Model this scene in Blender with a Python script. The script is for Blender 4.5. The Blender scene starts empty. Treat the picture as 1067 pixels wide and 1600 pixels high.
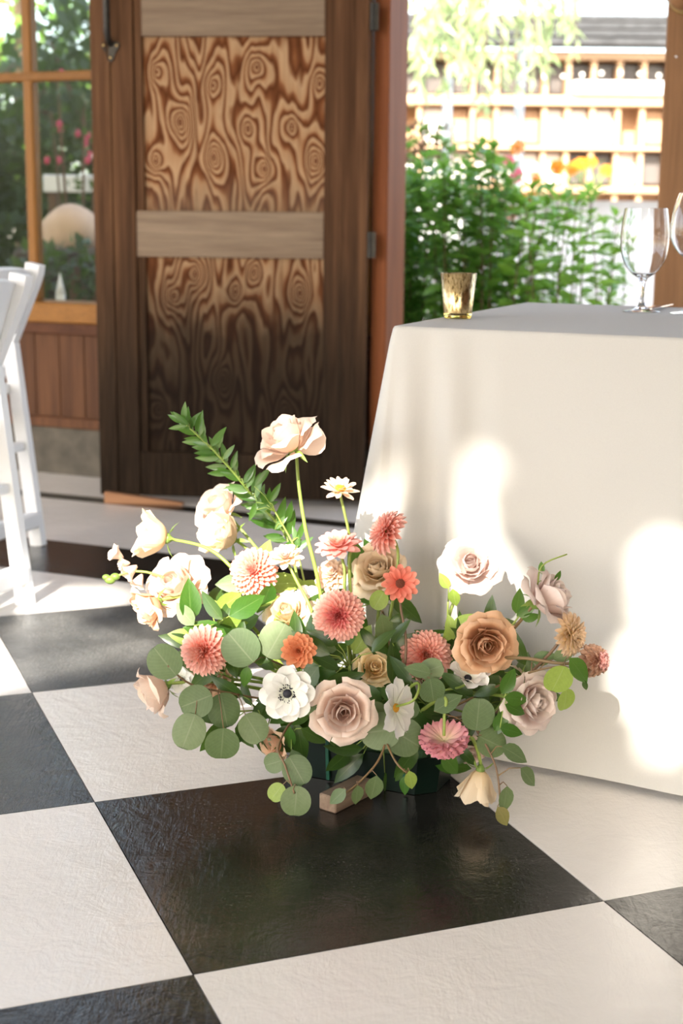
import bpy, bmesh, math, random
from mathutils import Vector, Matrix, Quaternion
random.seed(7)
S = bpy.context.scene
COL = S.collection
V = Vector

# ------------------------------------------------------------------ camera
FPX, PITCH, ROLL, CH = 2330.0, 0.1998, 0.0091, 0.95
cF = V((0, math.cos(PITCH), -math.sin(PITCH)))
cR0 = V((1, 0, 0)); cU0 = cR0.cross(cF)
cR = cR0*math.cos(ROLL) + cU0*math.sin(ROLL)
cU = -cR0*math.sin(ROLL) + cU0*math.cos(ROLL)
CO = V((0, 0, CH))
cd = bpy.data.cameras.new('camera'); cam = bpy.data.objects.new('camera', cd); COL.objects.link(cam)
cam.matrix_world = Matrix(((cR.x, cU.x, -cF.x, CO.x), (cR.y, cU.y, -cF.y, CO.y), (cR.z, cU.z, -cF.z, CO.z), (0, 0, 0, 1)))
cd.sensor_fit = 'VERTICAL'; cd.sensor_height = 36; cd.sensor_width = 24; cd.lens = FPX/1600*36
cd.clip_start = 0.05; cd.clip_end = 300
cd.dof.use_dof = True; cd.dof.focus_distance = 2.30; cd.dof.aperture_fstop = 4.5
S.camera = cam

# ------------------------------------------------------------------ world, sun, exposure
SUN_AZ, SUN_EL = math.radians(16), math.radians(33)
LD = V((math.sin(SUN_AZ)*math.cos(SUN_EL), math.cos(SUN_AZ)*math.cos(SUN_EL), -math.sin(SUN_EL)))   # light travels this way
W = bpy.data.worlds.new('sky'); S.world = W; W.use_nodes = True
nt = W.node_tree; bgn = nt.nodes['Background']
sky = nt.nodes.new('ShaderNodeTexSky'); sky.sky_type = 'NISHITA'; sky.sun_disc = False
sky.sun_elevation = SUN_EL; sky.sun_rotation = math.atan2(-LD.x, -LD.y); sky.dust_density = 3.0; sky.ozone_density = 0.6
warm = nt.nodes.new('ShaderNodeMixRGB'); warm.blend_type = 'MIX'; warm.inputs[0].default_value = 0.32
warm.inputs[2].default_value = (5.0, 5.0, 5.0, 1)
nt.links.new(sky.outputs[0], warm.inputs[1]); nt.links.new(warm.outputs[0], bgn.inputs[0])
bgn.inputs[1].default_value = 0.66
sd = bpy.data.lights.new('sun', 'SUN'); sd.energy = 13.0; sd.angle = math.radians(0.55); sd.color = (1, 0.93, 0.82)
sun = bpy.data.objects.new('sun', sd); COL.objects.link(sun)
sun.rotation_euler = LD.to_track_quat('-Z', 'Y').to_euler()
vs = S.view_settings; vs.view_transform = 'Standard'; vs.look = 'None'; vs.gamma = 1; vs.use_curve_mapping = False
vs.exposure = 0.48

# ------------------------------------------------------------------ helpers
def ray(px, py): return cF + cR*((px-533.5)/FPX) - cU*((py-800)/FPX)
def P(px, py, D):                     # the point of that line of sight at world depth y = D
    r = ray(px, py); return CO + r*(D/r.y)
def onz(px, py, z=0.0):
    r = ray(px, py); return CO + r*((z-CH)/r.z)
def mpx(D): return D*1.03/FPX         # metres per pixel at depth D
def tag(o, label=None, cat=None, group=None, kind=None):
    if label: o['label'] = label
    if cat: o['category'] = cat
    if group: o['group'] = group
    if kind: o['kind'] = kind
    return o
def empty(name, loc, label=None, cat=None, group=None, kind=None, rz=0):
    o = bpy.data.objects.new(name, None); COL.objects.link(o); o.location = loc; o.rotation_euler = (0, 0, rz)
    o.empty_display_size = 0.02
    return tag(o, label, cat, group, kind)
def mk(name, verts, faces, mat=None, smooth=False, uvs=None):
    m = bpy.data.meshes.new(name); m.from_pydata([tuple(v) for v in verts], [], faces); m.update()
    if smooth: m.polygons.foreach_set('use_smooth', [True]*len(m.polygons))
    if uvs:
        l = m.uv_layers.new(name='UVMap')
        for i, lp in enumerate(m.loops): l.data[i].uv = uvs[lp.vertex_index]
    if mat: m.materials.append(mat)
    return m
def put(name, mesh, parent=None, M=None):
    o = bpy.data.objects.new(name, mesh); COL.objects.link(o)
    if parent: o.parent = parent
    if M is not None: o.matrix_basis = M
    return o
class MB:
    def __init__(s): s.v = []; s.f = []
    def add(s, vs, fs):
        n = len(s.v); s.v += [V(v) for v in vs]; s.f += [tuple(i+n for i in f) for f in fs]; return s
    def box(s, a, b, M=None, bev=0):
        bm = bmesh.new(); bmesh.ops.create_cube(bm, size=1)
        for v in bm.verts: v.co = V([(a[i]+b[i])/2 + v.co[i]*(b[i]-a[i]) for i in range(3)])
        if bev: bmesh.ops.bevel(bm, geom=bm.edges[:], offset=bev, segments=1, affect='EDGES', profile=0.5)
        if M is not None: bm.transform(M)
        bm.verts.index_update()
        s.add([v.co.copy() for v in bm.verts], [[v.index for v in f.verts] for f in bm.faces]); bm.free(); return s
    def tube(s, pts, rad, n=6, caps=True):
        pts = [V(p) for p in pts]; k = len(pts)
        rads = rad if isinstance(rad, (list, tuple)) else [rad]*k
        up = None; vs = []
        for i, p in enumerate(pts):
            t = (pts[min(i+1, k-1)] - pts[max(i-1, 0)])
            t = t.normalized() if t.length > 1e-9 else V((0, 0, 1))
            if up is None: up = t.orthogonal().normalized()
            up = (up - t*up.dot(t)); up = up.normalized() if up.length > 1e-6 else t.orthogonal().normalized()
            w = t.cross(up)
            for j in range(n):
                a = 2*math.pi*j/n; vs.append(p + (up*math.cos(a) + w*math.sin(a))*rads[i])
        fs = [(i*n+j, i*n+(j+1) % n, (i+1)*n+(j+1) % n, (i+1)*n+j) for i in range(k-1) for j in range(n)]
        if caps: fs += [tuple(range(n-1, -1, -1)), tuple((k-1)*n+j for j in range(n))]
        return s.add(vs, fs)
    def lathe(s, prof, n=32, loc=(0, 0, 0), closed=False):
        vs = []; fs = []; loc = V(loc); k = len(prof)
        for r, z in prof:
            for j in range(n):
                a = 2*math.pi*j/n; vs.append(loc + V((r*math.cos(a), r*math.sin(a), z)))
        for i in range(k-1 if not closed else k):
            for j in range(n):
                a = i*n+j; b = i*n+(j+1) % n; i2 = (i+1) % k
                fs.append((a, b, i2*n+(j+1) % n, i2*n+j))
        return s.add(vs, fs)
    def ball(s, c, r, sub=1, sc=(1, 1, 1)):
        bm = bmesh.new(); bmesh.ops.create_icosphere(bm, subdivisions=sub, radius=r)
        bm.verts.index_update(); c = V(c)
        s.add([c + V((v.co.x*sc[0], v.co.y*sc[1], v.co.z*sc[2])) for v in bm.verts], [[v.index for v in f.verts] for f in bm.faces]); bm.free(); return s
    def build(s, name, mat, parent=None, M=None, smooth=False):
        return put(name, mk(name, s.v, s.f, mat, smooth), parent, M)
def bez(p0, p1, p2, p3, n=10):
    out = []
    for i in range(n+1):
        t = i/n; u = 1-t
        out.append(p0*u**3 + p1*3*u*u*t + p2*3*u*t*t + p3*t**3)
    return out
def hexc(h):
    c = [int(h[i:i+2], 16)/255 for i in (0, 2, 4)]
    return tuple(x/12.92 if x <= .04045 else ((x+.055)/1.055)**2.4 for x in c) + (1,)

# ------------------------------------------------------------------ materials
class NT:
    def __init__(s, name):
        s.m = bpy.data.materials.new(name); s.m.use_nodes = True; s.t = s.m.node_tree
        s.b = s.t.nodes['Principled BSDF']; s.out = s.t.nodes['Material Output']
    def n(s, typ, **kw):
        nd = s.t.nodes.new('ShaderNode'+typ)
        for k, v in kw.items():
            if k.startswith('i_'):
                key = k[2:]; key = int(key) if key.isdigit() else key
                nd.inputs[key].default_value = v
            else: setattr(nd, k, v)
        return nd
    def l(s, a, b): s.t.links.new(a, b)
    def math(s, op, a, b=None, c=None):
        nd = s.n('Math', operation=op)
        for i, x in enumerate((a, b, c)):
            if x is None: continue
            if isinstance(x, (int, float)): nd.inputs[i].default_value = x
            else: s.l(x, nd.inputs[i])
        return nd.outputs[0]
    def ramp(s, fac, stops, interp='LINEAR'):
        r = s.n('ValToRGB'); e = r.color_ramp.elements; r.color_ramp.interpolation = interp
        while len(e) < len(stops): e.new(0.5)
        for i, (p, c) in enumerate(stops):
            e[i].position = p; e[i].color = c if len(c) == 4 else tuple(c)+(1,)
        s.l(fac, r.inputs[0]); return r.outputs[0]
    def coords(s, scale=(1, 1, 1), out='Object', loc=(0, 0, 0)):
        tc = s.n('TexCoord'); mp = s.n('Mapping'); s.l(tc.outputs[out], mp.inputs[0])
        mp.inputs['Scale'].default_value = scale; mp.inputs['Location'].default_value = loc
        return mp.outputs[0]
    def noise(s, vec, scale, detail=3, rough=.55, dist=0):
        nd = s.n('TexNoise'); s.l(vec, nd.inputs['Vector'])
        nd.inputs['Scale'].default_value = scale; nd.inputs['Detail'].default_value = detail
        nd.inputs['Roughness'].default_value = rough; nd.inputs['Distortion'].default_value = dist
        return nd.outputs[0]
    def mix(s, fac, a, b, mode='MIX'):
        nd = s.n('MixRGB', blend_type=mode)
        for i, x in enumerate((fac, a, b)):
            if isinstance(x, (int, float)): nd.inputs[i].default_value = x
            elif isinstance(x, tuple): nd.inputs[i].default_value = x
            else: s.l(x, nd.inputs[i])
        return nd.outputs[0]
    def bump(s, h, strength=.3, dist=.01):
        b = s.n('Bump'); b.inputs['Strength'].default_value = strength; b.inputs['Distance'].default_value = dist
        s.l(h, b.inputs['Height']); s.l(b.outputs[0], s.b.inputs['Normal']); return b
    def set(s, **kw):
        for k, v in kw.items(): s.b.inputs[k.replace('_', ' ')].default_value = v
        return s
def simple(name, col, rough=.5, metal=0, var=.12, scale=30, bump=0):
    t = NT(name); t.set(Roughness=rough, Metallic=metal)
    n = t.noise(t.coords(), scale)
    c = t.ramp(n, [(.3, tuple(x*(1-var) for x in col[:3])), (.7, tuple(min(1, x*(1+var)) for x in col[:3]))])
    t.l(c, t.b.inputs['Base Color'])
    if bump: t.bump(n, bump, .004)
    return t.m
def wood(name, a, b, axis='z', scale=1.0, rough=.6, streak=9, dark=None):
    t = NT(name); t.set(Roughness=rough); t.b.inputs['Specular IOR Level'].default_value = .2
    sc = {'z': (22, 22, 1.1), 'x': (1.1, 22, 22), 'y': (22, 1.1, 22)}[axis]
    oi = t.n('ObjectInfo'); tc = t.n('TexCoord'); ad = t.n('VectorMath', operation='ADD')
    sc2 = t.n('VectorMath', operation='SCALE'); sc2.inputs[0].default_value = (7, 3, 9); t.l(oi.outputs['Random'], sc2.inputs['Scale'])
    t.l(tc.outputs['Object'], ad.inputs[0]); t.l(sc2.outputs[0], ad.inputs[1])
    mp = t.n('Mapping'); t.l(ad.outputs[0], mp.inputs[0]); mp.inputs['Scale'].default_value = tuple(x*scale for x in sc)
    n = t.noise(mp.outputs[0], 1.5, 5, .6, .4)
    f = t.noise(mp.outputs[0], 7, 3, .6)
    c = t.ramp(n, [(.3, a), (.52, tuple((x+y)/2 for x, y in zip(a, b))), (.72, b)])
    c = t.mix(.25, c, t.ramp(f, [(.3, (.25, .25, .25)), (.7, (1, 1, 1))]), 'MULTIPLY')
    var = t.math('MULTIPLY_ADD', oi.outputs['Random'], .3, .85)
    cc = t.n('VectorMath', operation='SCALE'); t.l(c, cc.inputs[0]); t.l(var, cc.inputs['Scale'])
    t.l(cc.outputs[0], t.b.inputs['Base Color']); t.bump(f, .25, .003)
    return t.m
def floor_mat(name, a, b, rough, wear, dust=.22):
    t = NT(name); v = t.coords()
    big = t.noise(v, 3.0, 4, .6); mid = t.noise(v, 16, 5, .65, .6); fine = t.noise(v, 70, 4, .7, .8)
    st = t.coords((60, 9, 9)); scr = t.noise(st, 2.0, 4, .7, 1.2)
    c = t.ramp(big, [(.35, a), (.7, b)])
    m = t.ramp(scr, [(.66, (0, 0, 0)), (.74, (1, 1, 1))]); m2 = t.ramp(mid, [(.55, (0, 0, 0)), (.75, (1, 1, 1))])
    c = t.mix(t.math('MULTIPLY', m, t.math('MULTIPLY', m2, .5)), c, wear)
    du = t.ramp(t.noise(v, 210, 3, .75), [(.52, (0, 0, 0)), (.68, (1, 1, 1))]); pt = t.ramp(t.noise(v, 5, 4, .6), [(.42, (.15, .15, .15)), (.68, (1, 1, 1))])
    c = t.mix(t.math('MULTIPLY', t.math('MULTIPLY', du, pt), dust), c, wear)
    t.l(c, t.b.inputs['Base Color'])
    r = t.math('MULTIPLY_ADD', mid, .24, rough); t.l(r, t.b.inputs['Roughness'])
    h = t.math('ADD', t.math('MULTIPLY', mid, 1.0), t.math('MULTIPLY', fine, .18)); h = t.math('ADD', h, t.math('MULTIPLY', scr, .25))
    t.bump(h, .26, .008); t.b.inputs['Specular IOR Level'].default_value = .55
    return t.m
def petal_mat(name, base, mid, tip, tr=.32, rough=.6, vein=.06):
    t = NT(name); tc = t.n('TexCoord'); sx = t.n('SeparateXYZ'); t.l(tc.outputs['UV'], sx.inputs[0])
    c = t.ramp(sx.outputs['Y'], [(0.05, base), (.5, mid), (.95, tip)])
    mp = t.n('Mapping'); t.l(tc.outputs['UV'], mp.inputs[0]); mp.inputs['Scale'].default_value = (22, 1.5, 1)
    n = t.noise(mp.outputs[0], 1.0, 3)
    oi = t.n('ObjectInfo')
    k = t.math('MULTIPLY_ADD', oi.outputs['Random'], .14, .93)
    k = t.math('MULTIPLY', k, t.math('MULTIPLY_ADD', n, vein*2, 1-vein))
    sc = t.n('VectorMath', operation='SCALE'); t.l(c, sc.inputs[0]); t.l(k, sc.inputs['Scale'])
    t.l(sc.outputs[0], t.b.inputs['Base Color']); t.set(Roughness=rough); t.b.inputs['Specular IOR Level'].default_value = .25
    tl = t.n('BsdfTranslucent'); t.l(sc.outputs[0], tl.inputs['Color'])
    mx = t.n('MixShader'); mx.inputs[0].default_value = tr
    t.l(t.b.outputs[0], mx.inputs[1]); t.l(tl.outputs[0], mx.inputs[2]); t.l(mx.outputs[0], t.out.inputs['Surface'])
    return t.m
def leaf_mat(name, a, b, rib, tr=.22, rough=.42, tcol=None):
    t = NT(name); tc = t.n('TexCoord'); sx = t.n('SeparateXYZ'); t.l(tc.outputs['UV'], sx.inputs[0])
    d = t.math('ABSOLUTE', t.math('SUBTRACT', sx.outputs['X'], .5))
    ribm = t.ramp(d, [(.008, (1, 1, 1)), (.03, (0, 0, 0))])
    vy = t.math('SUBTRACT', sx.outputs['Y'], t.math('MULTIPLY', d, .7))
    vv = t.math('ABSOLUTE', t.math('SUBTRACT', t.math('FRACT', t.math('MULTIPLY', vy, 9)), .5))
    vm = t.ramp(vv, [(.02, (.35, .35, .35)), (.09, (0, 0, 0))])
    oi = t.n('ObjectInfo'); c = t.mix(oi.outputs['Random'], a, b)
    n = t.noise(t.coords((1, 1, 1), 'UV'), 6, 3)
    c = t.mix(.5, c, t.ramp(n, [(.3, (.72, .72, .72)), (.7, (1.1, 1.1, 1.1))]), 'MULTIPLY')
    c = t.mix(t.math('MULTIPLY', t.math('MAXIMUM', ribm, vm), .55), c, rib)
    t.l(c, t.b.inputs['Base Color']); t.set(Roughness=rough)
    tl = t.n('BsdfTranslucent')
    t.l(t.mix(.5, c, tcol or (.45, .75, .1, 1)), tl.inputs['Color'])
    mx = t.n('MixShader'); mx.inputs[0].default_value = tr
    t.l(t.b.outputs[0], mx.inputs[1]); t.l(tl.outputs[0], mx.inputs[2]); t.l(mx.outputs[0], t.out.inputs['Surface'])
    return t.m
def ply_mat(name, knots, seed, stops, wear_z0, wear_z1, dark):
    """rotary-cut plywood: growth-ring contours of a smooth height field bulging round the knots"""
    t = NT(name); tc = t.n('TexCoord'); sx = t.n('SeparateXYZ'); t.l(tc.outputs['Object'], sx.inputs[0])
    X, Z = sx.outputs['X'], sx.outputs['Z']
    v = t.coords((8.5, 1, 1.5), loc=(seed, 0, seed*.7)); F = t.math('MULTIPLY', t.noise(v, 1.0, 2.2, .5), 2.0)
    v2 = t.coords((24, 1, 7), loc=(seed, 0, 0)); F = t.math('ADD', F, t.math('MULTIPLY', t.noise(v2, 1.0, 2, .5), .16))
    for (kx, kz, r, A) in knots:
        dx = t.math('DIVIDE', t.math('SUBTRACT', X, kx), r); dz = t.math('DIVIDE', t.math('SUBTRACT', Z, kz), r*1.55)
        d2 = t.math('ADD', t.math('MULTIPLY', dx, dx), t.math('MULTIPLY', dz, dz))
        F = t.math('ADD', F, t.math('MULTIPLY', t.math('POWER', 2.718, t.math('MULTIPLY', t.math('SQRT', d2), -1.15)), A*.72))
    fr = t.math('FRACT', t.math('MULTIPLY', F, 5.4))
    c = t.ramp(fr, stops)
    g = t.noise(t.coords((70, 1, 1.6)), 1.0, 4, .6)
    c = t.mix(.55, c, t.ramp(g, [(.3, (.55, .5, .46)), (.7, (1.12, 1.1, 1.06))]), 'MULTIPLY')
    for (kx, kz, r, A) in knots:
        dx = t.math('DIVIDE', t.math('SUBTRACT', X, kx), r*.22); dz = t.math('DIVIDE', t.math('SUBTRACT', Z, kz), r*.3)
        d2 = t.math('ADD', t.math('MULTIPLY', dx, dx), t.math('MULTIPLY', dz, dz))
        c = t.mix(t.ramp(d2, [(.15, (.8, .8, .8)), (.9, (0, 0, 0))]), c, (.11, .035, .014, 1))
    wn = t.noise(t.coords((9, 1, 3.5), loc=(seed, 0, 3)), 1.0, 4, .6)
    zz = t.math('MULTIPLY_ADD', t.math('SUBTRACT', wn, .5), .5*(wear_z1-wear_z0), Z)
    wfac = t.ramp(t.math('DIVIDE', t.math('SUBTRACT', zz, wear_z0), wear_z1-wear_z0), [(.0, (1, 1, 1)), (.35, (.93, .93, .93)), (1.0, (0, 0, 0))])
    c = t.mix(t.math('MULTIPLY', wfac, .97), c, t.mix(.965, c, dark))
    gz = t.ramp(t.math('ADD', Z, t.math('MULTIPLY', wn, .06)), [(.0, (0, 0, 0)), (1, (1, 1, 1))])
    t.l(c, t.b.inputs['Base Color']); t.set(Roughness=.75); t.b.inputs['Specular IOR Level'].default_value = .08
    t.bump(t.math('ADD', fr, t.math('MULTIPLY', g, .5)), .25, .003)
    return t.m

M = {}
M['white_paint'] = floor_mat('white_floor_paint', (.74, .70, .66, 1), (.78, .74, .70, 1), .03, (.6, .56, .52, 1))
M['black_paint'] = floor_mat('black_floor_paint', (.008, .0078, .0072, 1), (.015, .014, .0125, 1), .04, (.34, .32, .28, 1))
M['sunlit_dusty_black'] = floor_mat('sun_lightened_dusty_black_paint', (.03, .03, .029, 1), (.11, .11, .105, 1), .2, (.5, .48, .45, 1), .9)  # lighter, dustier black for one tile, so its sun patches read bright
M['slab'] = simple('floor_joint', (.05, .045, .04), .8)
M['concrete'] = simple('concrete', (.078, .068, .053), .9, 0, .3, 14, .4)
M['plank'] = wood('wainscot_plank', (.078, .030, .012, 1), (.15, .064, .027, 1))
M['trimw'] = wood('dark_rail', (.07, .024, .010, 1), (.115, .043, .018, 1), 'x')
M['sill'] = wood('golden_window_wood', (.23, .098, .020, 1), (.30, .135, .032, 1), 'x', rough=.4)
M['sillz'] = wood('golden_muntin_wood', (.23, .098, .020, 1), (.30, .135, .032, 1), 'z', rough=.4)
M['post'] = wood('red_brown_post', (.23, .115, .053, 1), (.30, .155, .073, 1), 'z', .7)
M['jamb'] = wood('jamb_wood', (.15, .042, .012, 1), (.23, .075, .025, 1), 'z')
M['pale_rail'] = wood('weathered_rail', (.15, .105, .073, 1), (.245, .185, .135, 1), 'x')
M['ceil'] = wood('ceiling_boards', (.74, .72, .69, 1), (.83, .81, .78, 1), 'x')
M['iron'] = simple('black_iron', (.035, .033, .03), .45, .7, .3, 60, .2)
M['brass'] = simple('brass_screw', (.6, .42, .18), .35, 1)
M['steel'] = simple('polished_steel', (.75, .75, .76), .12, 1, .03)
M['resin'] = simple('white_resin', (.80, .81, .83), .38, 0, .02, 5)
M['stem'] = leaf_mat('green_stem', (.23, .33, .06, 1), (.30, .38, .08, 1), (.3, .4, .1, 1), .1, .45)
M['brown_stem'] = leaf_mat('brown_stem', (.16, .09, .05, 1), (.22, .14, .06, 1), (.2, .12, .06, 1), .05, .5)
M['block'] = wood('weathered_block', (.16, .10, .07, 1), (.34, .25, .18, 1), 'y')
M['foam'] = simple('floral_foam', (.035, .075, .03), .9, 0, .4, 90, .6)
M['tray'] = simple('green_plastic', (.0018, .008, .0055), .35, 0, .1, 20)
M['strap'] = simple('green_tape', (.008, .07, .04), .3, 0, .1, 20)
def stile_mat():
    t = NT('door_stile'); t.set(Roughness=.75); t.b.inputs['Specular IOR Level'].default_value = .08
    v = t.coords((26, 26, 1.0)); n = t.noise(v, 1.3, 5, .6, .3); f = t.noise(v, 6, 3)
    c = t.ramp(n, [(.3, (.062, .030, .016)), (.5, (.115, .058, .031)), (.72, (.18, .095, .050))])
    c = t.mix(.3, c, t.ramp(f, [(.3, (.4, .4, .4)), (.7, (1, 1, 1))]), 'MULTIPLY')
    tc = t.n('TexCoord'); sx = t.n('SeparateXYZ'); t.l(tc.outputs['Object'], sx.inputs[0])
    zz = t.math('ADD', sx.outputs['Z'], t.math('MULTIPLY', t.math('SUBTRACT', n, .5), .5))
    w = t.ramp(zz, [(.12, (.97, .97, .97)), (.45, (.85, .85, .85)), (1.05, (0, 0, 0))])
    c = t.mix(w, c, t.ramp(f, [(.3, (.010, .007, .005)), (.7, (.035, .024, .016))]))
    t.l(c, t.b.inputs['Base Color']); t.bump(f, .3, .003); return t.m
M['stile'] = stile_mat()
def cloth_mat(name, col, tr):
    t = NT(name); t.set(Roughness=.85); t.b.inputs['Specular IOR Level'].default_value = .15
    v = t.coords(); n = t.noise(v, 420, 2); t.l(t.mix(.06, col, n), t.b.inputs['Base Color'])
    lo = t.noise(v, 7, 3); t.bump(t.math('ADD', t.math('MULTIPLY', lo, 1), t.math('MULTIPLY', n, .02)), .12, .02)
    tl = t.n('BsdfTranslucent', i_Color=tuple(x*.95 for x in col[:3])+(1,)); mx = t.n('MixShader'); mx.inputs[0].default_value = tr
    t.l(t.b.outputs[0], mx.inputs[1]); t.l(tl.outputs[0], mx.inputs[2]); t.l(mx.outputs[0], t.out.inputs['Surface']); return t.m
M['cloth'] = cloth_mat('ivory_linen', (.67, .655, .63, 1), .22)
M['cloth2'] = cloth_mat('white_linen', (.90, .90, .91, 1), .1)
def glass_mat(name, tint=(1, 1, 1, 1), pane=False):
    t = NT(name)
    if pane:
        tr = t.n('BsdfTransparent', i_Color=(.86, .88, .86, 1)); gl = t.n('BsdfGlossy', i_Roughness=.02); fr = t.n('Fresnel', i_IOR=1.14)
        n = t.noise(t.coords(), 3.0, 2); b = t.n('Bump'); b.inputs['Strength'].default_value = .05; t.l(n, b.inputs['Height']); t.l(b.outputs[0], gl.inputs['Normal'])
        mx = t.n('MixShader'); t.l(fr.outputs[0], mx.inputs[0]); t.l(tr.outputs[0], mx.inputs[1]); t.l(gl.outputs[0], mx.inputs[2])
        t.l(mx.outputs[0], t.out.inputs['Surface'])
    else:
        t.set(Roughness=.0, IOR=1.5); t.b.inputs['Transmission Weight'].default_value = 1; t.b.inputs['Base Color'].default_value = tint
        n = t.noise(t.coords(), 8, 1); t.bump(n, .01, .001)
    return t.m
M['pane'] = glass_mat('window_glass', pane=True); M['glass'] = glass_mat('drinking_glass'); M['amber'] = glass_mat('amber_glass', (.9, .72, .2, 1))
def gold_mat():
    t = NT('mercury_gold'); t.set(Metallic=1)
    v = t.coords((1, 1, .35)); n = t.noise(v, 260, 4, .7); s = t.noise(v, 60, 3, .6)
    c = t.ramp(n, [(.36, (.16, .10, .03)), (.48, (.66, .50, .25)), (.7, (.80, .66, .40))])
    t.l(c, t.b.inputs['Base Color']); t.l(t.math('MULTIPLY_ADD', s, .25, .12), t.b.inputs['Roughness']); t.bump(n, .2, .001); return t.m
M['gold'] = gold_mat()

# ------------------------------------------------------------------ building frame: s along the wall, t outwards, z up
WA = math.radians(-23.5)
BF = Matrix.Translation((.10, 4.85, 0)) @ Matrix.Rotation(WA, 4, 'Z')
def B(s, t, z=0): return BF @ V((s, t, z))

# ---- floor: painted squares laid diagonally inside straight border stripes
GA, GS, GO = .3707, .597, V((-.1824, 1.7333))
gu = V((math.cos(GA), math.sin(GA))); gv = V((-gu.y, gu.x))
floor = MB().box((-6, -9, -.12), (6, .12, -.0045), BF).build('floor', M['slab'])
tag(floor, 'glossy painted concrete floor in large black and white checker squares', 'floor', kind='structure')
def clip(poly, f):
    out = []
    for i in range(len(poly)):
        a, b = poly[i], poly[(i+1) % len(poly)]; fa, fb = f(a), f(b)
        if fa <= 0: out.append(a)
        if fa*fb < 0: out.append(a + (b-a)*(fa/(fa-fb)))
    return out
BFi = BF.inverted()
def slab_tile(poly, mat, name='tile'):
    n = len(poly); z0 = -.0045
    c = sum(poly, V((0, 0)))/n
    up = [V((p.x, p.y, 0)) for p in poly]
    vs = [v + (V((c.x, c.y, 0))-v).normalized()*.0004 for v in up] + [V((v.x, v.y, z0)) for v in up]
    fs = [tuple(range(n))] + [(i, i+n, (i+1) % n+n, (i+1) % n) for i in range(n)]
    vs = [v - V((c.x, c.y, 0)) for v in vs]
    return put(name, mk(name, vs, fs, mat), floor, Matrix.Translation((c.x, c.y, 0)))
gap = .0007
for i in range(-8, 9):
    for j in range(-6, 9):
        q = [GO + gu*(GS*(i+a)+g1) + gv*(GS*(j+b)+g2) for a, b, g1, g2 in ((0, 0, gap, gap), (1, 0, -gap, gap), (1, 1, -gap, -gap), (0, 1, gap, -gap))]
        loc = lambda p: (BFi @ V((p.x, p.y, 0)))
        q = clip(q, lambda p: loc(p).y + 1.272); 
        if len(q) >= 3: q = clip(q, lambda p: -loc(p).y - 7.0)
        if len(q) >= 3: q = clip(q, lambda p: abs(loc(p).x) - 4.0)
        if len(q) >= 3: slab_tile(q, M['sunlit_dusty_black' if (i, j) == (0, 2) else 'black_paint'] if (i+j) % 2 == 0 else M['white_paint'])
for (t0, t1, m, nm) in ((-1.270, -.937, 'black_paint', 'border_band'), (-.936, -.401, 'white_paint', 'border_band'), (-.40, -.32, 'black_paint', 'border_line'), (-.319, .10, 'white_paint', 'border_band')):
    slab_tile([V(B(s, t)[:2]) for s, t in ((-4, t0), (4, t0), (4, t1), (-4, t1))], M[m], nm)

# ---- back wall with windows, left of the doorway
wl = MB().box((-4, 0, 0), (-.02, .16, .172), BF).build('wall_left', M['concrete']); tag(wl, 'low concrete curb and wooden wainscot below the windows', 'wall', kind='structure')
pm = MB().box((-.0515, .012, .207), (.0515, .05, .512), None, .002); pmesh = mk('plank', pm.v, pm.f, M['plank'])
for k in range(37): put('plank', pmesh, wl, BF @ Matrix.Translation((-.12-.105*k, 0, 0)))
MB().box((-4, -.012, .172), (-.02, .06, .209), BF, .003).build('bottom_rail', M['plank'], wl)
MB().box((-4, -.005, .507), (-.02, .06, .549), BF, .003).build('top_rail', M['trimw'], wl)
MB().box((-4, .05, .172), (-.02, .15, .55), BF).build('backing', M['trimw'], wl)
MB().box((-4, 0, 2.62), (.95, .16, 3.3), BF).build('upper_wall', M['trimw'], wl)
win = MB().box((-4, -.02, .548), (-.02, .15, .619), BF, .006).build('window_1', M['sill']); tag(win, 'golden wood framed window with small panes behind the folding chairs', 'window', kind='structure')
for k in range(7):
    s = -1.338 + .62*(k-4)
    if s < -.05 and s > -3.95: MB().box((s-.02, .03, .62), (s+.02, .075, 2.56), BF, .006).build('muntin', M['sillz'], win)
for z in (1.397, 2.0): MB().box((-4, .028, z-.016), (-.03, .073, z+.016), BF, .005).build('muntin', M['sill'], win)
MB().box((-4, 0, 2.55), (-.02, .15, 2.63), BF).build('head_rail', M['sill'], win)
MB().box((-.10, 0, .6), (-.02, .15, 2.6), BF).build('stile', M['sillz'], win)
for k in range(7):
    s0 = -4.438+.62*k
    for z0, z1 in ((.62, 1.382), (1.412, 1.985), (2.015, 2.55)):
        a, b = max(s0+.018, -3.99), min(s0+.602, -.1)
        if b - a > .1: MB().box((a, .05, z0-.003), (b, .054, z1+.003), BF).build('pane', M['pane'], win)

# ---- door frame posts, header, right post
jm = MB().box((.0, -.03, 0), (.052, .13, 2.62), BF, .004).build('trim_1', M['jamb']); tag(jm, 'reddish door jamb post between the open door and the garden', 'door jamb', kind='structure')
rp = MB().box((.902, -.02, 0), (1.40, .12, 2.62), BF, .005).build('trim_2', M['post']); tag(rp, 'broad smooth brown post at the right of the doorway', 'post', kind='structure')
c = BF @ Matrix.Translation((.955, -.02, 1.553))
kb = MB().lathe([(.0, -.075), (.022, -.073), (.038, -.06), (.043, -.045), (.038, -.03), (.02, -.016), (.016, 0)], 24)
kb.build('knob', M['post'], rp, c @ Matrix.Rotation(math.radians(-90), 4, 'X'), True)
MB().lathe([(.0, -.012), (.046, -.012), (.05, -.006), (.05, .001)], 24).build('knob_plate', M['brass'], rp, c @ Matrix.Rotation(math.radians(-90), 4, 'X') , True)
MB().ball((.935, -.021, 1.39), .005, 1).build('nail_head', M['steel'], rp, BF)
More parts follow.
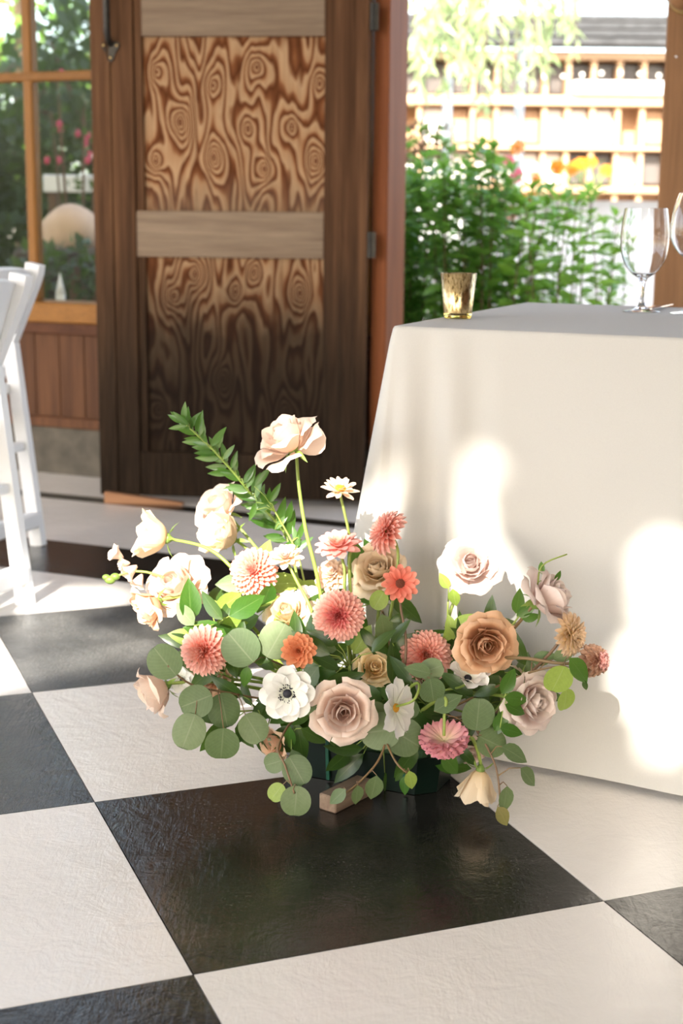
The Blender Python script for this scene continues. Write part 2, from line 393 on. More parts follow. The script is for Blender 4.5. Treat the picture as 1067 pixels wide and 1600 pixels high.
wr = MB().box((1.40, 0, 0), (4, .14, .55), BF).box((1.40, 0, 2.62), (4, .14, 3.3), BF).box((2.62, .02, .55), (2.74, .12, 2.62), BF).build('wall_right', M['trimw']); tag(wr, 'low brown wall out of view, with wide openings added to light the tabletop', 'wall', kind='structure')  # unseen wall; its openings are added to let light onto the tabletop
sw = MB().box((3.98, -6.2, 0), (4.12, 0, 3.3), BF).build('wall_side', M['plank']); tag(sw, 'boarded side wall out of view at the right, added to darken the room', 'wall', kind='structure')  # unseen wall added to cut the daylight inside the room
cl = MB().box((-6, -6.2, 3.3), (6, .7, 3.42), BF).build('ceiling', M['ceil']); tag(cl, 'boarded roof over the open-sided room', 'ceiling', kind='structure')
for k, (s, t) in enumerate(((-4.0, -6.0), (4.0, -6.0), (-4, -3), (4, -3))):
    tag(MB().box((s-.08, t-.08, 0), (s+.08, t+.08, 3.3), BF, .006).build('trim_%d' % (k+3), M['post']), 'square timber roof post at the open side', 'post', kind='structure')

# ---- the door leaf, folded back on its hinges; local x from hinge to free edge, y towards the camera
DA = math.radians(174.01)
DM = Matrix.Translation((.078, 4.812, 0)) @ Matrix.Rotation(DA, 4, 'Z')
door = empty('door_1', (.078, 4.812, 0), 'weathered wooden door with two swirling plywood panels, folded open', 'door', kind='structure', rz=DA)
def dbox(name, x0, x1, z0, z1, y0, y1, mat, bev=.003, par=None):
    cx, cz = (0, 0)
    return MB().box((x0, y0, z0), (x1, y1, z1), None, bev).build(name, M[mat] if isinstance(mat, str) else mat, par or door)
TH = .045
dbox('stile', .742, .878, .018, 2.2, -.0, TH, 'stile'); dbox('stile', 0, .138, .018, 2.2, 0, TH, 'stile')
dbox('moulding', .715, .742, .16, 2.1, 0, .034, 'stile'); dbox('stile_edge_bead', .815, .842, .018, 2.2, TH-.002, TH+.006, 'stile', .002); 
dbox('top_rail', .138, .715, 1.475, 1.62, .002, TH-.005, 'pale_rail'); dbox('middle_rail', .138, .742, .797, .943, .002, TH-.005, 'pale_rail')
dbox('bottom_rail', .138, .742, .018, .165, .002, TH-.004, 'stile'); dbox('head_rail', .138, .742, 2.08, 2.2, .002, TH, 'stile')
def kz(px, py): return (.459 + (350-px)/294.0*.5935*1.0, .943 + (330-py)/270.0*.529)
ST = [(.0, (.42, .28, .17)), (.36, (.36, .215, .12)), (.52, (.19, .075, .03)), (.78, (.085, .026, .009)), (.9, (.20, .09, .04)), (1.0, (.42, .28, .17))]
k1 = [kz(*a)+(r, s) for a, r, s in (((244, 112), .026, 1.0), ((333, 133), .03, 1.1), ((280, 190), .045, 1.9), ((402, 105), .035, 1.3), ((388, 200), .03, -1.2), ((457, 197), .028, 1.2), ((241, 252), .032, 1.6), ((333, 245), .036, 1.8), ((414, 263), .034, -1.7), ((495, 250), .035, 1.6), ((500, 130), .03, 1.1))]
k2 = [(.459 + (350-x)/294*.5935, .798 - (y-402)/303*.631, r, s) for (x, y), r, s in (((302, 428), .034, 1.6), ((470, 455), .036, 1.6), ((396, 424), .03, -1.4), ((266, 462), .03, 1.4), ((367, 455), .026, -1.2), ((345, 590), .03, 1.3), ((450, 640), .03, 1.2), ((240, 640), .03, 1.2))]
P1 = ply_mat('plywood_upper', k1, 3.0, ST, .72, 1.06, (.11, .085, .065, 1))
P2 = ply_mat('plywood_lower', k2, 8.3, ST, .38, .86, (.008, .0065, .0052, 1))
dbox('panel', .138, .716, .943, 1.475, .008, .022, P1, 0); dbox('panel', .138, .742, .165, .797, .008, .022, P2, 0); dbox('panel', .138, .716, 1.62, 2.08, .008, .022, P1, 0)
for z in (.843, 1.53, .09): 
    h = MB().box((-.026, TH-.006, z-.04), (.0, TH+.004, z+.04)).tube([(-.008, TH+.004, z-.04), (-.008, TH+.004, z+.04)], .007, 10).build('hinge', M['iron'], door)
hm = MB().tube([(.812, TH+.004, 1.452), (.812, TH+.03, 1.462), (.812, TH+.042, 1.49), (.812, TH+.042, 1.72), (.812, TH+.03, 1.75), (.812, TH+.004, 1.76)], .0105, 10)
hd = hm.build('pull_handle', M['iron'], door, None, True)
fo = []
for a in range(40):
    th = 2*math.pi*a/40
    r = .021 + .013*max(0, math.cos(1.5*(th+math.pi/2)))**2 if True else 0
    r = .018 + .014*(0.5+0.5*math.cos(3*(th+math.pi/2)))**1.5
    fo.append((.812 + r*math.cos(th)*1.0, r*math.sin(th)*1.15 + 1.434))
fv = [(x, TH, z) for x, z in fo] + [(x, TH+.006, z) for x, z in fo]; n = 40
MB().add(fv, [tuple(range(n, 2*n))] + [(i, (i+1) % n, (i+1) % n+n, i+n) for i in range(n)]).build('handle_plate', M['iron'], hd)
for dx, dz in ((-.021, .013), (.021, .013), (0, -.024)): MB().ball((.812+dx, TH+.006, 1.434+dz), .0038, 1, (1, .5, 1)).build('screw', M['brass'], hd)
# wedge of wood at the foot of the door
a = onz(163, 786); 
wd = MB(); wd.add([(0, 0, 0), (.26, .0, 0), (.26, .03, 0), (0, .03, 0), (0, 0, .036), (.26, 0, .006), (.26, .03, .006), (0, .03, .036)], [(3, 2, 1, 0), (4, 5, 6, 7), (0, 1, 5, 4), (2, 3, 7, 6), (1, 2, 6, 5), (3, 0, 4, 7)])
o = wd.build('door_wedge', wood('fresh_wedge_wood', (.42, .2, .1, 1), (.56, .3, .17, 1), 'x'), None, Matrix.Translation(a) @ Matrix.Rotation(math.radians(-6), 4, 'Z')); tag(o, 'long tan wooden wedge on the floor under the door corner', 'wedge')

# ================================================================== outside
M['ground'] = simple('garden_gravel', (.46, .40, .33), .95, 0, .25, 25, .3)
g = MB().box((-40, .14, -.3), (40, 60, -.03), BF).build('ground_outside', M['ground']); tag(g, 'pale gravel ground of the garden outside', 'ground', kind='structure')
g = MB().box((-40, -40, -.3), (40, -9, -.03), BF).build('ground_behind', M['ground']); tag(g, 'pale gravel ground at the open side', 'ground', kind='structure')

def lance(name, mat, w=.30, fold=.18, droop=.25, n=4, rnd=False, notch=0.0, wave=0.0):
    """leaf of unit length along +Y, normal +Z"""
    vs = []; uv = []; fs = []
    for i in range(n+1):
        t = i/n if not rnd else (1-math.cos(math.pi*i/n))/2
        if rnd: ww = w*math.sqrt(max(0, 1-(2*t-1)**2))**.9 if 0 < t < 1 else (.03 if t == 0 else .06)
        else: ww = w*(math.sin(math.pi*t**.8)**.85 if 0 < t < 1 else 0.01)
        z0 = -droop*t*t
        y = t if not (rnd and i == n) else 1-notch
        for k, u in enumerate((-1, 0, 1)):
            vs.append((u*ww, y, z0 + fold*abs(u)*ww + wave*math.sin(t*7+u*2)*abs(u))); uv.append((.5+.5*u, t))
    for i in range(n):
        for k in range(2):
            a = i*3+k; fs.append((a, a+1, a+4, a+3))
    return mk(name, vs, fs, mat, True, uv)
def orient(tip, nor):
    y = tip.normalized(); z = (nor - y*nor.dot(y))
    z = z.normalized() if z.length > 1e-4 else y.orthogonal().normalized()
    x = y.cross(z)
    return Matrix(((x.x, y.x, z.x, 0), (x.y, y.y, z.y, 0), (x.z, y.z, z.z, 0), (0, 0, 0, 1)))
def rv(s=1.0): return V((random.gauss(0, s), random.gauss(0, s), random.gauss(0, s)))
def foliage_mesh(name, items, mat, w=.3, fold=.2):
    """items: (base, tip direction, normal, length) joined into one mesh"""
    vs = []; fs = []; uv = []
    for (b, tp, nr, L) in items:
        Mx = Matrix.Translation(b) @ orient(tp, nr); n0 = len(vs)
        for (x, y, z, u, v) in ((0, 0, 0, .5, 0), (-w, .45, fold*w, 0, .45), (0, .5, 0, .5, .5), (w, .45, fold*w, 1, .45), (0, 1, -.15, .5, 1)):
            vs.append(Mx @ V((x*L, y*L, z*L))); uv.append((u, v))
        fs += [(n0, n0+2, n0+1), (n0, n0+3, n0+2), (n0+1, n0+2, n0+4), (n0+2, n0+3, n0+4)]
    return mk(name, vs, fs, mat, True, uv)
M['leaf_g'] = leaf_mat('garden_leaf', (.10, .27, .05, 1), (.22, .46, .09, 1), (.2, .34, .1, 1), .35, .35)
M['leaf_b'] = leaf_mat('bright_leaf', (.18, .40, .05, 1), (.32, .56, .10, 1), (.25, .4, .12, 1), .4, .35)
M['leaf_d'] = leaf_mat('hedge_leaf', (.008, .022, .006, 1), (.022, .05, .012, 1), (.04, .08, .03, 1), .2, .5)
M['leaf_w'] = leaf_mat('willow_leaf', (.26, .36, .15, 1), (.38, .48, .24, 1), (.4, .5, .25, 1), .35, .4, (.6, .72, .38, 1))
M['twig'] = simple('brown_twig', (.13, .08, .05), .8)
M['seed'] = simple('dry_seed_head', (.22, .12, .075), .9)
lg = lance('leaf', M['leaf_g'], .19, .25, .3); lb = lance('leaf', M['leaf_b'], .18, .25, .3); lw = lance('leaf', M['leaf_w'], .11, .2, .35)

def shrub(label, px0, px1, D, tops, nst, base_py, dens, mats, nparts, seeds=0):
    """a clump of leafy upright stems standing on the ground at depth D"""
    cx = (px0+px1)/2; b0 = P(cx, 470, D); b0.z = -.03
    t = empty('garden_shrub', b0, label, 'shrub', 'shrubs outside the doorway')
    stems = MB(); leaves = []; sd = MB()
    for k in range(nst):
        px = px0 + (px1-px0)*(k+random.random())/nst
        py = tops(px) + abs(random.gauss(0, 24))
        top = P(px, py, D+random.uniform(-.3, .3)); root = V((b0.x+(top.x-b0.x)*.55, top.y+random.uniform(-.1, .1), -.03))
        mid = (root+top)/2 + rv(.05)
        pts = bez(root, mid, mid+V((0, 0, .1)), top, 8)
        stems.tube([p-b0 for p in pts], [.006-.0005*i for i in range(9)], 4)
        for q in range(int(dens*(top.z+.1))):
            u = .25+.75*random.random(); i = min(7, int(u*8)); p = pts[i].lerp(pts[i+1], u*8-i)
            if p.z < .35 and random.random() < .6: continue
            a = random.uniform(0, 2*math.pi)
            d = V((math.cos(a), math.sin(a), random.uniform(-.1, .75)))
            leaves.append((p, d, V((0, 0, 1))+rv(.35)+d*-.4, random.uniform(.06, .115)))
        for q in range(4):
            a = random.uniform(0, 6.28); leaves.append((pts[-1], V((math.cos(a)*.6, math.sin(a)*.6, .8)), V((-math.cos(a), -math.sin(a), .8)), random.uniform(.05, .075)))
        if k < seeds:
            for q in range(60):
                sd.ball(top - b0 + V((random.gauss(0, .03), random.gauss(0, .03), random.uniform(-.12, .05))), random.uniform(.004, .008), 1)
    stems.build('stems', M['twig'], t)
    if seeds: tag(sd.build('seed_heads', M['seed'], t), kind='stuff')
    leaves.sort(key=lambda l: l[0].y)
    for (p, d, nr, L) in leaves[:nparts]:
        put('leaf', mats[1], t, Matrix.Translation(p-b0) @ orient(d, nr) @ Matrix.Scale(L, 4))
    rest = leaves[nparts:]
    if rest: tag(put('foliage', foliage_mesh('foliage', [(p-b0, d, nr, L) for p, d, nr, L in rest], mats[0], .2), t), kind='stuff')
    return t
shrub('dense dark green shrub rising beside the door jamb', 560, 700, 6.0, lambda x: 290-max(0, 40-abs(x-665))*1.0, 34, 470, 55, (M['leaf_g'], lg), 260)
shrub('tall loose shrub with brown seed heads behind the dense dark shrub', 610, 735, 6.7, lambda x: 195+max(0, abs(x-665)-25)*2.2, 14, 470, 30, (M['leaf_g'], lg), 200, 9)
shrub('bushy green shrub just behind the gold votive holder', 690, 800, 5.9, lambda x: 265-max(0, 40-abs(x-760))*1.1, 22, 470, 46, (M['leaf_g'], lg), 260)
shrub('airy bright green shrub in the middle of the doorway', 780, 890, 5.8, lambda x: 285+abs(x-830)*.25, 15, 470, 42, (M['leaf_b'], lb), 260)
shrub('thin bright green sprays beside the stemmed water goblet', 880, 985, 5.9, lambda x: 300+max(0, x-930)*.9, 9, 470, 36, (M['leaf_b'], lb), 220)
# low fern-like foliage hidden partly by the table edge
# white-clothed garden tables
def garden_table(label, px0, px1, pyt, D, depth):
    a = P(px0, pyt, D); b = P(px1, pyt, D); zt = a.z; L = (b-a).length
    t = empty('garden_table', (a.x, a.y, -.03), label, 'table', 'white clothed tables in the garden')
    h = zt+.03; mb = MB()
    vs = []; fs = []; N = 40
    per = [(L*i/N, 0) for i in range(N)] + [(L, depth*i/10) for i in range(10)] + [(L-L*i/N, depth) for i in range(N)] + [(0, depth-depth*i/10) for i in range(10)]
    n = len(per); cx, cy = L/2, depth/2
    for k in range(6):
        f = k/5
        for i, (x, y) in enumerate(per):
            d = V((x-cx, y-cy)); d = V((math.copysign(1, d.x) if x in (0, L) or abs(d.x) > L/2-1e-4 else 0, math.copysign(1, d.y) if abs(d.y) > depth/2-1e-4 else 0))
            o_ = f*(.06+.035*math.sin(i*1.7)); vs.append((x+d.x*o_, y+d.y*o_, h*(1-f)))
    for k in range(5):
        for i in range(n): fs.append((k*n+i, k*n+(i+1) % n, (k+1)*n+(i+1) % n, (k+1)*n+i))
    fs.append(tuple(range(n)))
    put('tablecloth', mk('tablecloth', vs, fs, M['cloth2'], True), t)
    MB().box((.05, .05, h-.05), (L-.05, depth-.05, h-.01)).build('tabletop', M['plank'], t)
    for x in (.1, L-.1):
        for y in (.1, depth-.1): MB().tube([(x, y, 0), (x, y, h-.05)], .02, 8).build('leg', M['iron'], t)
    return t, zt
t, zt = garden_table('long white draped table beyond the shrubs, right of the doorway', 745, 1045, 312, 8.6, .8)
t2, zt2 = garden_table('white draped table seen low beside the door jamb', 560, 730, 285, 9.9, .8)
M['orange'] = petal_mat('marigold_petal', (.7, .25, .02, 1), (.8, .35, .03, 1), (.85, .45, .05, 1)); M['pink'] = petal_mat('garden_pink', (.7, .12, .2, 1), (.75, .2, .3, 1), (.8, .3, .4, 1))
def tuft(label, px, py, D, pyb, mat, nfl, col):
    b0 = P(px, pyb, D); b0.z = b0.z if pyb < 400 else -.03; t = empty('flowering_plant', b0, label, 'plant', 'flowering plants in the garden')
    st = MB(); it = []; top = P(px, py, D).z
    for k in range(nfl):
        e = V((random.gauss(0, .10), random.gauss(0, .08), (top-b0.z)*random.uniform(.75, 1.05)))
        st.tube([V((0, 0, 0)), e*.5+rv(.02), e], .004, 4)
        for q in range(9): it.append((e*random.uniform(.2, .95)+rv(.02), rv(1), V((0, 0, 1))+rv(.4), random.uniform(.04, .08)))
        fl = MB()
        for q in range(10):
            a = q*.628; r = .038
            fl.add([(0, 0, 0), (r*math.cos(a-.28), r*math.sin(a-.28), .008), (r*1.15*math.cos(a), r*1.15*math.sin(a), .002), (r*math.cos(a+.28), r*math.sin(a+.28), .008)], [(0, 1, 2, 3)])
        fl.ball((0, 0, .006), .014, 1, (1, 1, .6))
        fl.build('bloom', mat, t, Matrix.Translation(e) @ V((random.gauss(0, .5), -1, .5)).to_track_quat('Z', 'Y').to_matrix().to_4x4())
    st.build('stems', M['stem'], t)
    tag(put('foliage', foliage_mesh('foliage', it, col, .12), t), kind='stuff')
tuft('orange flowers on the white table beyond the shrubs', 925, 255, 8.9, 308, M['orange'], 6, M['leaf_b'])
tuft('yellow orange flowers rising above the middle shrub', 830, 240, 7.6, 520, M['orange'], 4, M['leaf_b'])
tuft('pink flowers rising above the middle shrub', 803, 268, 7.4, 520, M['pink'], 3, M['leaf_g'])

# timber greenhouse building behind the garden
M['tan'] = wood('sunlit_timber', (.50, .32, .19, 1), (.62, .43, .28, 1), 'z'); M['tanx'] = wood('sunlit_beam', (.50, .32, .19, 1), (.62, .43, .28, 1), 'x')
M['shingle'] = simple('grey_shingle', (.045, .047, .05), .85, 0, .35, 12, .4); M['dpane'] = simple('dusty_pane', (.10, .09, .085), .35, 0, .2, 4); M['white'] = simple('white_panel', (.8, .8, .79), .6, 0, .03)
M['zinc'] = simple('galvanised_post', (.42, .46, .5), .45, .5, .1)
DB = 14.0
bO = P(600, 329, DB); bO.z = -.03
bld = empty('timber_building', bO, 'sunlit timber framed garden building with rows of window panes', 'building')
def bz(py): return CH + DB*1.0*(328-py)/FPX*1.02 + .03
def bx(px): return P(px, 200, DB).x - bO.x
def bb(name, px0, px1, py0, py1, y0, y1, m, par=None): return MB().box((bx(px0), y0, bz(py1)), (bx(px1), y1, bz(py0)), None, .008).build(name, M[m], par or bld)
bb('wall', 560, 1110, 100, 345, .25, .45, 'tan')
for px in (612, 655, 700, 738, 775, 812, 850, 886, 925, 965, 1003, 1045): bb('post', px-4, px+4, 100, 345, .0, .25, 'tan')
for y0, y1 in ((97, 108), (160, 174), (232, 238), (290, 300)): bb('beam', 560, 1110, y0, y1, -.06, .2, 'tanx')
xs = (612, 655, 700, 738, 775, 812, 850, 886, 925, 965, 1003, 1045)
for a, b_ in zip(xs[:-1], xs[1:]):
    bb('pane', a+6, b_-6, 112, 156, .16, .24, 'dpane')
    if random.random() < .75: bb('panel', a+6, b_-6, 178, 228, .12, .24, 'tan' if random.random() < .35 else 'white')
    bb('panel', a+6, b_-6, 242, 286, .12, .24, 'white' if random.random() < .75 else 'dpane')
rf = MB(); x0, x1 = bx(540), bx(1130); z0 = bz(98)
for k in range(4):
    rf.box((x0, -.25+k*.28, z0+.05+k*.1), (x1, .1+k*.28, z0+.10+k*.1))
rf.build('roof', M['shingle'], bld)
aw = MB(); a = P(892, 137, DB-.08); bq = P(1060, 139, DB-.08)
aw.tube([a, a+V((.04, 0, 0)), bq], [.04, .065, .065], 10)
tag(aw.build('white_roller', M['white']), 'long white rolled awning across the garden building', 'awning')
for px, y0, lab in ((700, 120, 'slim grey metal pole at the left of the garden'), (815, 60, 'taller grey metal pole in the middle of the garden')):
    a = P(px, y0, 11.0); b_ = V((a.x, a.y, -.03)); t = empty('metal_pole', b_, lab, 'pole', 'metal poles in the garden')
    MB().tube([(0, 0, 0), (0, 0, a.z+.03)], .035, 10).build('shaft', M['zinc'], t); MB().box((-.09, -.09, 0), (.09, .09, .015)).build('base_plate', M['zinc'], t)
# string of bulbs
M['bulb'] = simple('white_bulb', (.9, .88, .8), .3)
pts = [P(700+30*k, 108-3*math.sin(k*.9), DB-.075) for k in range(12)]
sb = empty('string_lights', pts[0], 'string of small round bulbs hung before the garden building', 'string lights')
MB().tube([p-pts[0] for p in pts], .006, 5).build('cable', M['iron'], sb)
for p in pts[1:]: MB().ball(p-pts[0]-V((0, 0, .05)), .02, 2).build('bulb', M['bulb'], sb)
# drooping tree over the garden
tb = P(905, 329, 10.2); tb.z = -.03; tb.x += 2.0
tree = empty('weeping_tree', tb, 'pale green weeping tree hanging into the top of the doorway view', 'tree')
tr = MB(); crown = P(800, -190, 10.2) - tb
tr.tube(bez(V((0, 0, 0)), V((.1, 0, 1.2)), crown+V((1.2, 0, -.6)), crown, 12), [.13-.007*i for i in range(13)], 8)
br = MB(); its = []
for k in range(44):
    px = random.uniform(635, 900); py = random.uniform(40, 165) if 650 < px < 860 else random.uniform(20, 110)
    if px > 860: py = random.uniform(0, 90)
    e = P(px, py, 10.2+random.uniform(-.6, .6)) - tb
    s0 = crown + V((random.uniform(-.6, .6), random.uniform(-.4, .4), random.uniform(-.1, .2))); h = V((e.x*.6+s0.x*.4, e.y, s0.z+.15))
    pts = bez(s0, h, V((e.x, e.y, e.z+.7)), e, 12); br.tube(pts, [.012-.0008*i for i in range(13)], 4)
    for q in range(60):
        i = random.randint(3, 11); p = pts[i].lerp(pts[i+1], random.random())
        its.append((p, V((random.gauss(0, .6), random.gauss(0, .5), -1)), V((random.gauss(0, .6), -1, .4)), random.uniform(.08, .16)))
tr.build('trunk', M['twig'], tree); br.build('branches', M['twig'], tree)
random.shuffle(its)
for (p, d, nr, L) in its[:260]: put('leaf', lw, tree, Matrix.Translation(p) @ orient(d, nr) @ Matrix.Scale(L, 4))
tag(put('foliage', foliage_mesh('foliage', its[260:], M['leaf_w'], .11), tree), kind='stuff')

# hedge and trees behind the left window
def hedge(label, cx, cy, rx, ry, z0, z1, n, mat, size, nm='hedge_tree', cat='tree'):
    b0 = V((cx, cy, -.03)); t = empty(nm, b0, label, cat, 'trees beyond the window')
    MB().tube([(0, 0, 0), (.05, 0, (z0+z1)/2), (0, .05, z1*.9)], [.09, .06, .02], 8).build('trunk', M['twig'], t)
    b = MB()
    for k in range(14): 
        d = V((random.uniform(-rx, rx), random.uniform(-ry, ry), random.uniform(z0, z1))); b.tube([(.02, 0, max(.2, d.z*.6)), d*.6+V((0, 0, d.z*.3)), d], [.02, .012, .004], 4)
    b.build('branches', M['twig'], t); it = []
    for k in range(n):
        u = random.uniform(-1, 1); v = random.uniform(-1, 1); w = random.uniform(-1, 1)
        if u*u+v*v*.6+w*w > 1.15: continue
        it.append((V((u*rx, v*ry, (z0+z1)/2+w*(z1-z0)/2)), rv(1), V((0, -.4, 1))+rv(.6), random.uniform(.6, 1.3)*size))
    tag(put('foliage', foliage_mesh('foliage', it, mat, .28), t), kind='stuff')
    return t
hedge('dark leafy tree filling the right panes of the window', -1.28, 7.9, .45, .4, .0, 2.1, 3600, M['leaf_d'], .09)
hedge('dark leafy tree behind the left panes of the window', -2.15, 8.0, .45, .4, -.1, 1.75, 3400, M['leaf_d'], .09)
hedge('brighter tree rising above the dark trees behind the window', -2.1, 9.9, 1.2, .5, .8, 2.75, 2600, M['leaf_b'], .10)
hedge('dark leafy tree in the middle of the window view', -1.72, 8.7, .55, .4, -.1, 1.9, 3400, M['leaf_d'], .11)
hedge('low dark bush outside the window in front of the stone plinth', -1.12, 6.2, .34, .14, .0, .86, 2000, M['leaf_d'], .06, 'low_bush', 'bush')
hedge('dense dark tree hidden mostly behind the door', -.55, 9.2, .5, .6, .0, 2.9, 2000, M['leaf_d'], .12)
hx = P(120, 345, 6.9); t = empty('flowering_bush', (hx.x, hx.y, -.03), 'dark bush with pink blossoms outside the window', 'bush')
st = MB(); it = []
for k in range(7):
    e = V((random.gauss(0, .1), random.gauss(0, .1), random.uniform(1.3, 1.6))); st.tube([(0, 0, 0), e*.5, e], .006, 4)
    for q in range(10): it.append((e*random.uniform(.6, 1)+rv(.03), rv(1), rv(1), .05))
    for q in range(2): MB().ball(e*random.uniform(.85, 1)+rv(.03), .015, 1, (1, 1, 1.4)).build('blossom', M['pink'], t)
st.build('stems', M['twig'], t); tag(put('foliage', foliage_mesh('foliage', it, M['leaf_d'], .25), t), kind='stuff')
# pale boulder and white lantern seen through the lower panes
M['sand'] = simple('pale_boulder', (.62, .44, .33), .9, 0, .15, 6, .4)
hx = P(112, 345, 6.6); bm = MB().ball((0, 0, 0), .11, 3, (1.2, 1.0, .95))
for v in bm.v: v *= 1+.05*math.sin(v.x*31+v.z*19)
pl = MB().box((-.22, -.2, 0), (.22, .2, hx.z-.085), None, .02)
o = pl.build('stone_plinth', M['concrete'], None, Matrix.Translation((hx.x, hx.y, -.03))); tag(o, 'stone plinth in the dark planting outside the window', 'plinth')
o = bm.build('boulder', M['sand'], None, Matrix.Translation((hx.x, hx.y, hx.z-.035)), True); tag(o, 'pale rounded boulder glimpsed through the window', 'boulder')
a = P(68, 300, 7.15); b_ = P(175, 300, 7.15); zt = P(100, 273, 7.15).z
t = empty('garden_bench', (a.x, a.y, -.03), 'white painted bench rail glimpsed through the window', 'bench')
MB().box((0, 0, a.z+.03), (b_.x-a.x, .05, zt+.03), None, .005).build('rail', M['white'], t)
for x in (.03, b_.x-a.x-.03): MB().box((x-.02, .05, 0), (x+.02, .09, zt+.03), None, .004).build('leg', M['twig'], t)
hx = P(95, 474, 5.75); t = empty('garden_lantern', (hx.x, hx.y, -.03), 'small white lantern with pointed top outside the window', 'lantern')
MB().box((-.016, -.016, hx.z+.03-.02), (.016, .016, hx.z+.03+.035), None, .003).build('body', M['white'], t); MB().lathe([(.0, hx.z+.15), (.008, hx.z+.11), (.02, hx.z+.064), (0, hx.z+.064)], 12).build('roof', M['white'], t, None, True); MB().tube([(0, 0, 0), (0, 0, hx.z+.02)], .012, 8).build('post', M['white'], t)

# ---- tall tree at the open side: the sun reaches the room only through the gaps in its crown and under the eave
CT = V((.1, 2.5, .3)); cA = V((math.cos(SUN_AZ), -math.sin(SUN_AZ), 0)); cB = cA.cross(LD); cB = cB if cB.z > 0 else -cB
gaps = []
for (px, py, D, r) in ((725, 755, 2.54, .05), (650, 790, 2.57, .05), (615, 830, 2.6, .06), (650, 870, 2.57, .08), (710, 900, 2.53, .07), (600, 880, 2.45, .08), (640, 960, 2.5, .07), (690, 960, 2.5, .06),
                       (1055, 900, 2.36, .06), (1040, 980, 2.36, .06), (1040, 1060, 2.34, .06), (1010, 1060, 2.36, .05), (1045, 1120, 2.33, .05),
                       (450, 690, 2.45, .02), (395, 893, 2.42, .09), (270, 910, 2.45, .10), (345, 820, 2.55, .08), (250, 840, 2.5, .07), (190, 880, 2.45, .06), (480, 910, 2.45, .09), (430, 960, 2.4, .08), (535, 845, 2.45, .09),
                       (590, 830, 2.45, .07), (520, 925, 2.3, .05), (330, 940, 2.4, .07), (735, 870, 2.36, .05), (532, 762, 2.45, .06),
                       (15, 930, 0, .07), (100, 935, 0, .06), (150, 940, 0, .06), (70, 1015, 0, .11), (130, 1030, 0, .08), (200, 1010, 0, .09), (30, 1045, 0, .08), (240, 985, 0, .07), (60, 975, 0, .06)):
    p = (P(px, py, D) if D else onz(px, py)) - CT; gaps.append((p.dot(cA), p.dot(cB), r*.85))
tp = CT - LD*8.0; tp.z = -.03
sh = empty('garden_tree', tp, 'tall leafy tree at the open side of the room', 'tree')
MB().tube([(0, 0, 0), (.1, -.05, 2.2), (0, 0, 4.2), (.1, 0, 6.0)], [.16, .13, .09, .03], 10).build('trunk', M['twig'], sh)
its = []; rnd = random.Random(5)
while len(its) < 32000:
    a, b, d = rnd.uniform(-2.7, 2.7), rnd.uniform(-2.9, .95), rnd.uniform(7.2, 8.8)
    L = rnd.uniform(.12, .19)
    q = CT + cA*a + cB*b - LD*d - tp
    dr = V((rnd.gauss(0, 1), rnd.gauss(0, 1), rnd.gauss(0, 1))).normalized()
    m = q + dr*L*.5; w = m + tp - CT; ma, mb_ = w.dot(cA), w.dot(cB)
    if any((ma-x)**2+(mb_-y)**2 < (r+.045)**2 for x, y, r in gaps): continue
    its.append((q, dr, -LD+V((rnd.gauss(0, .4), rnd.gauss(0, .4), rnd.gauss(0, .4))), L))
tag(put('foliage', foliage_mesh('foliage', its, M['leaf_g'], .3), sh), kind='stuff')
br = MB()
for k in range(16):
    q = its[k*37][0]; br.tube([V((.05, 0, max(1.5, q.z-1.4))), q*.6+V((0, 0, q.z*.3)), q], [.03, .018, .005], 5)
br.build('branches', M['twig'], sh)

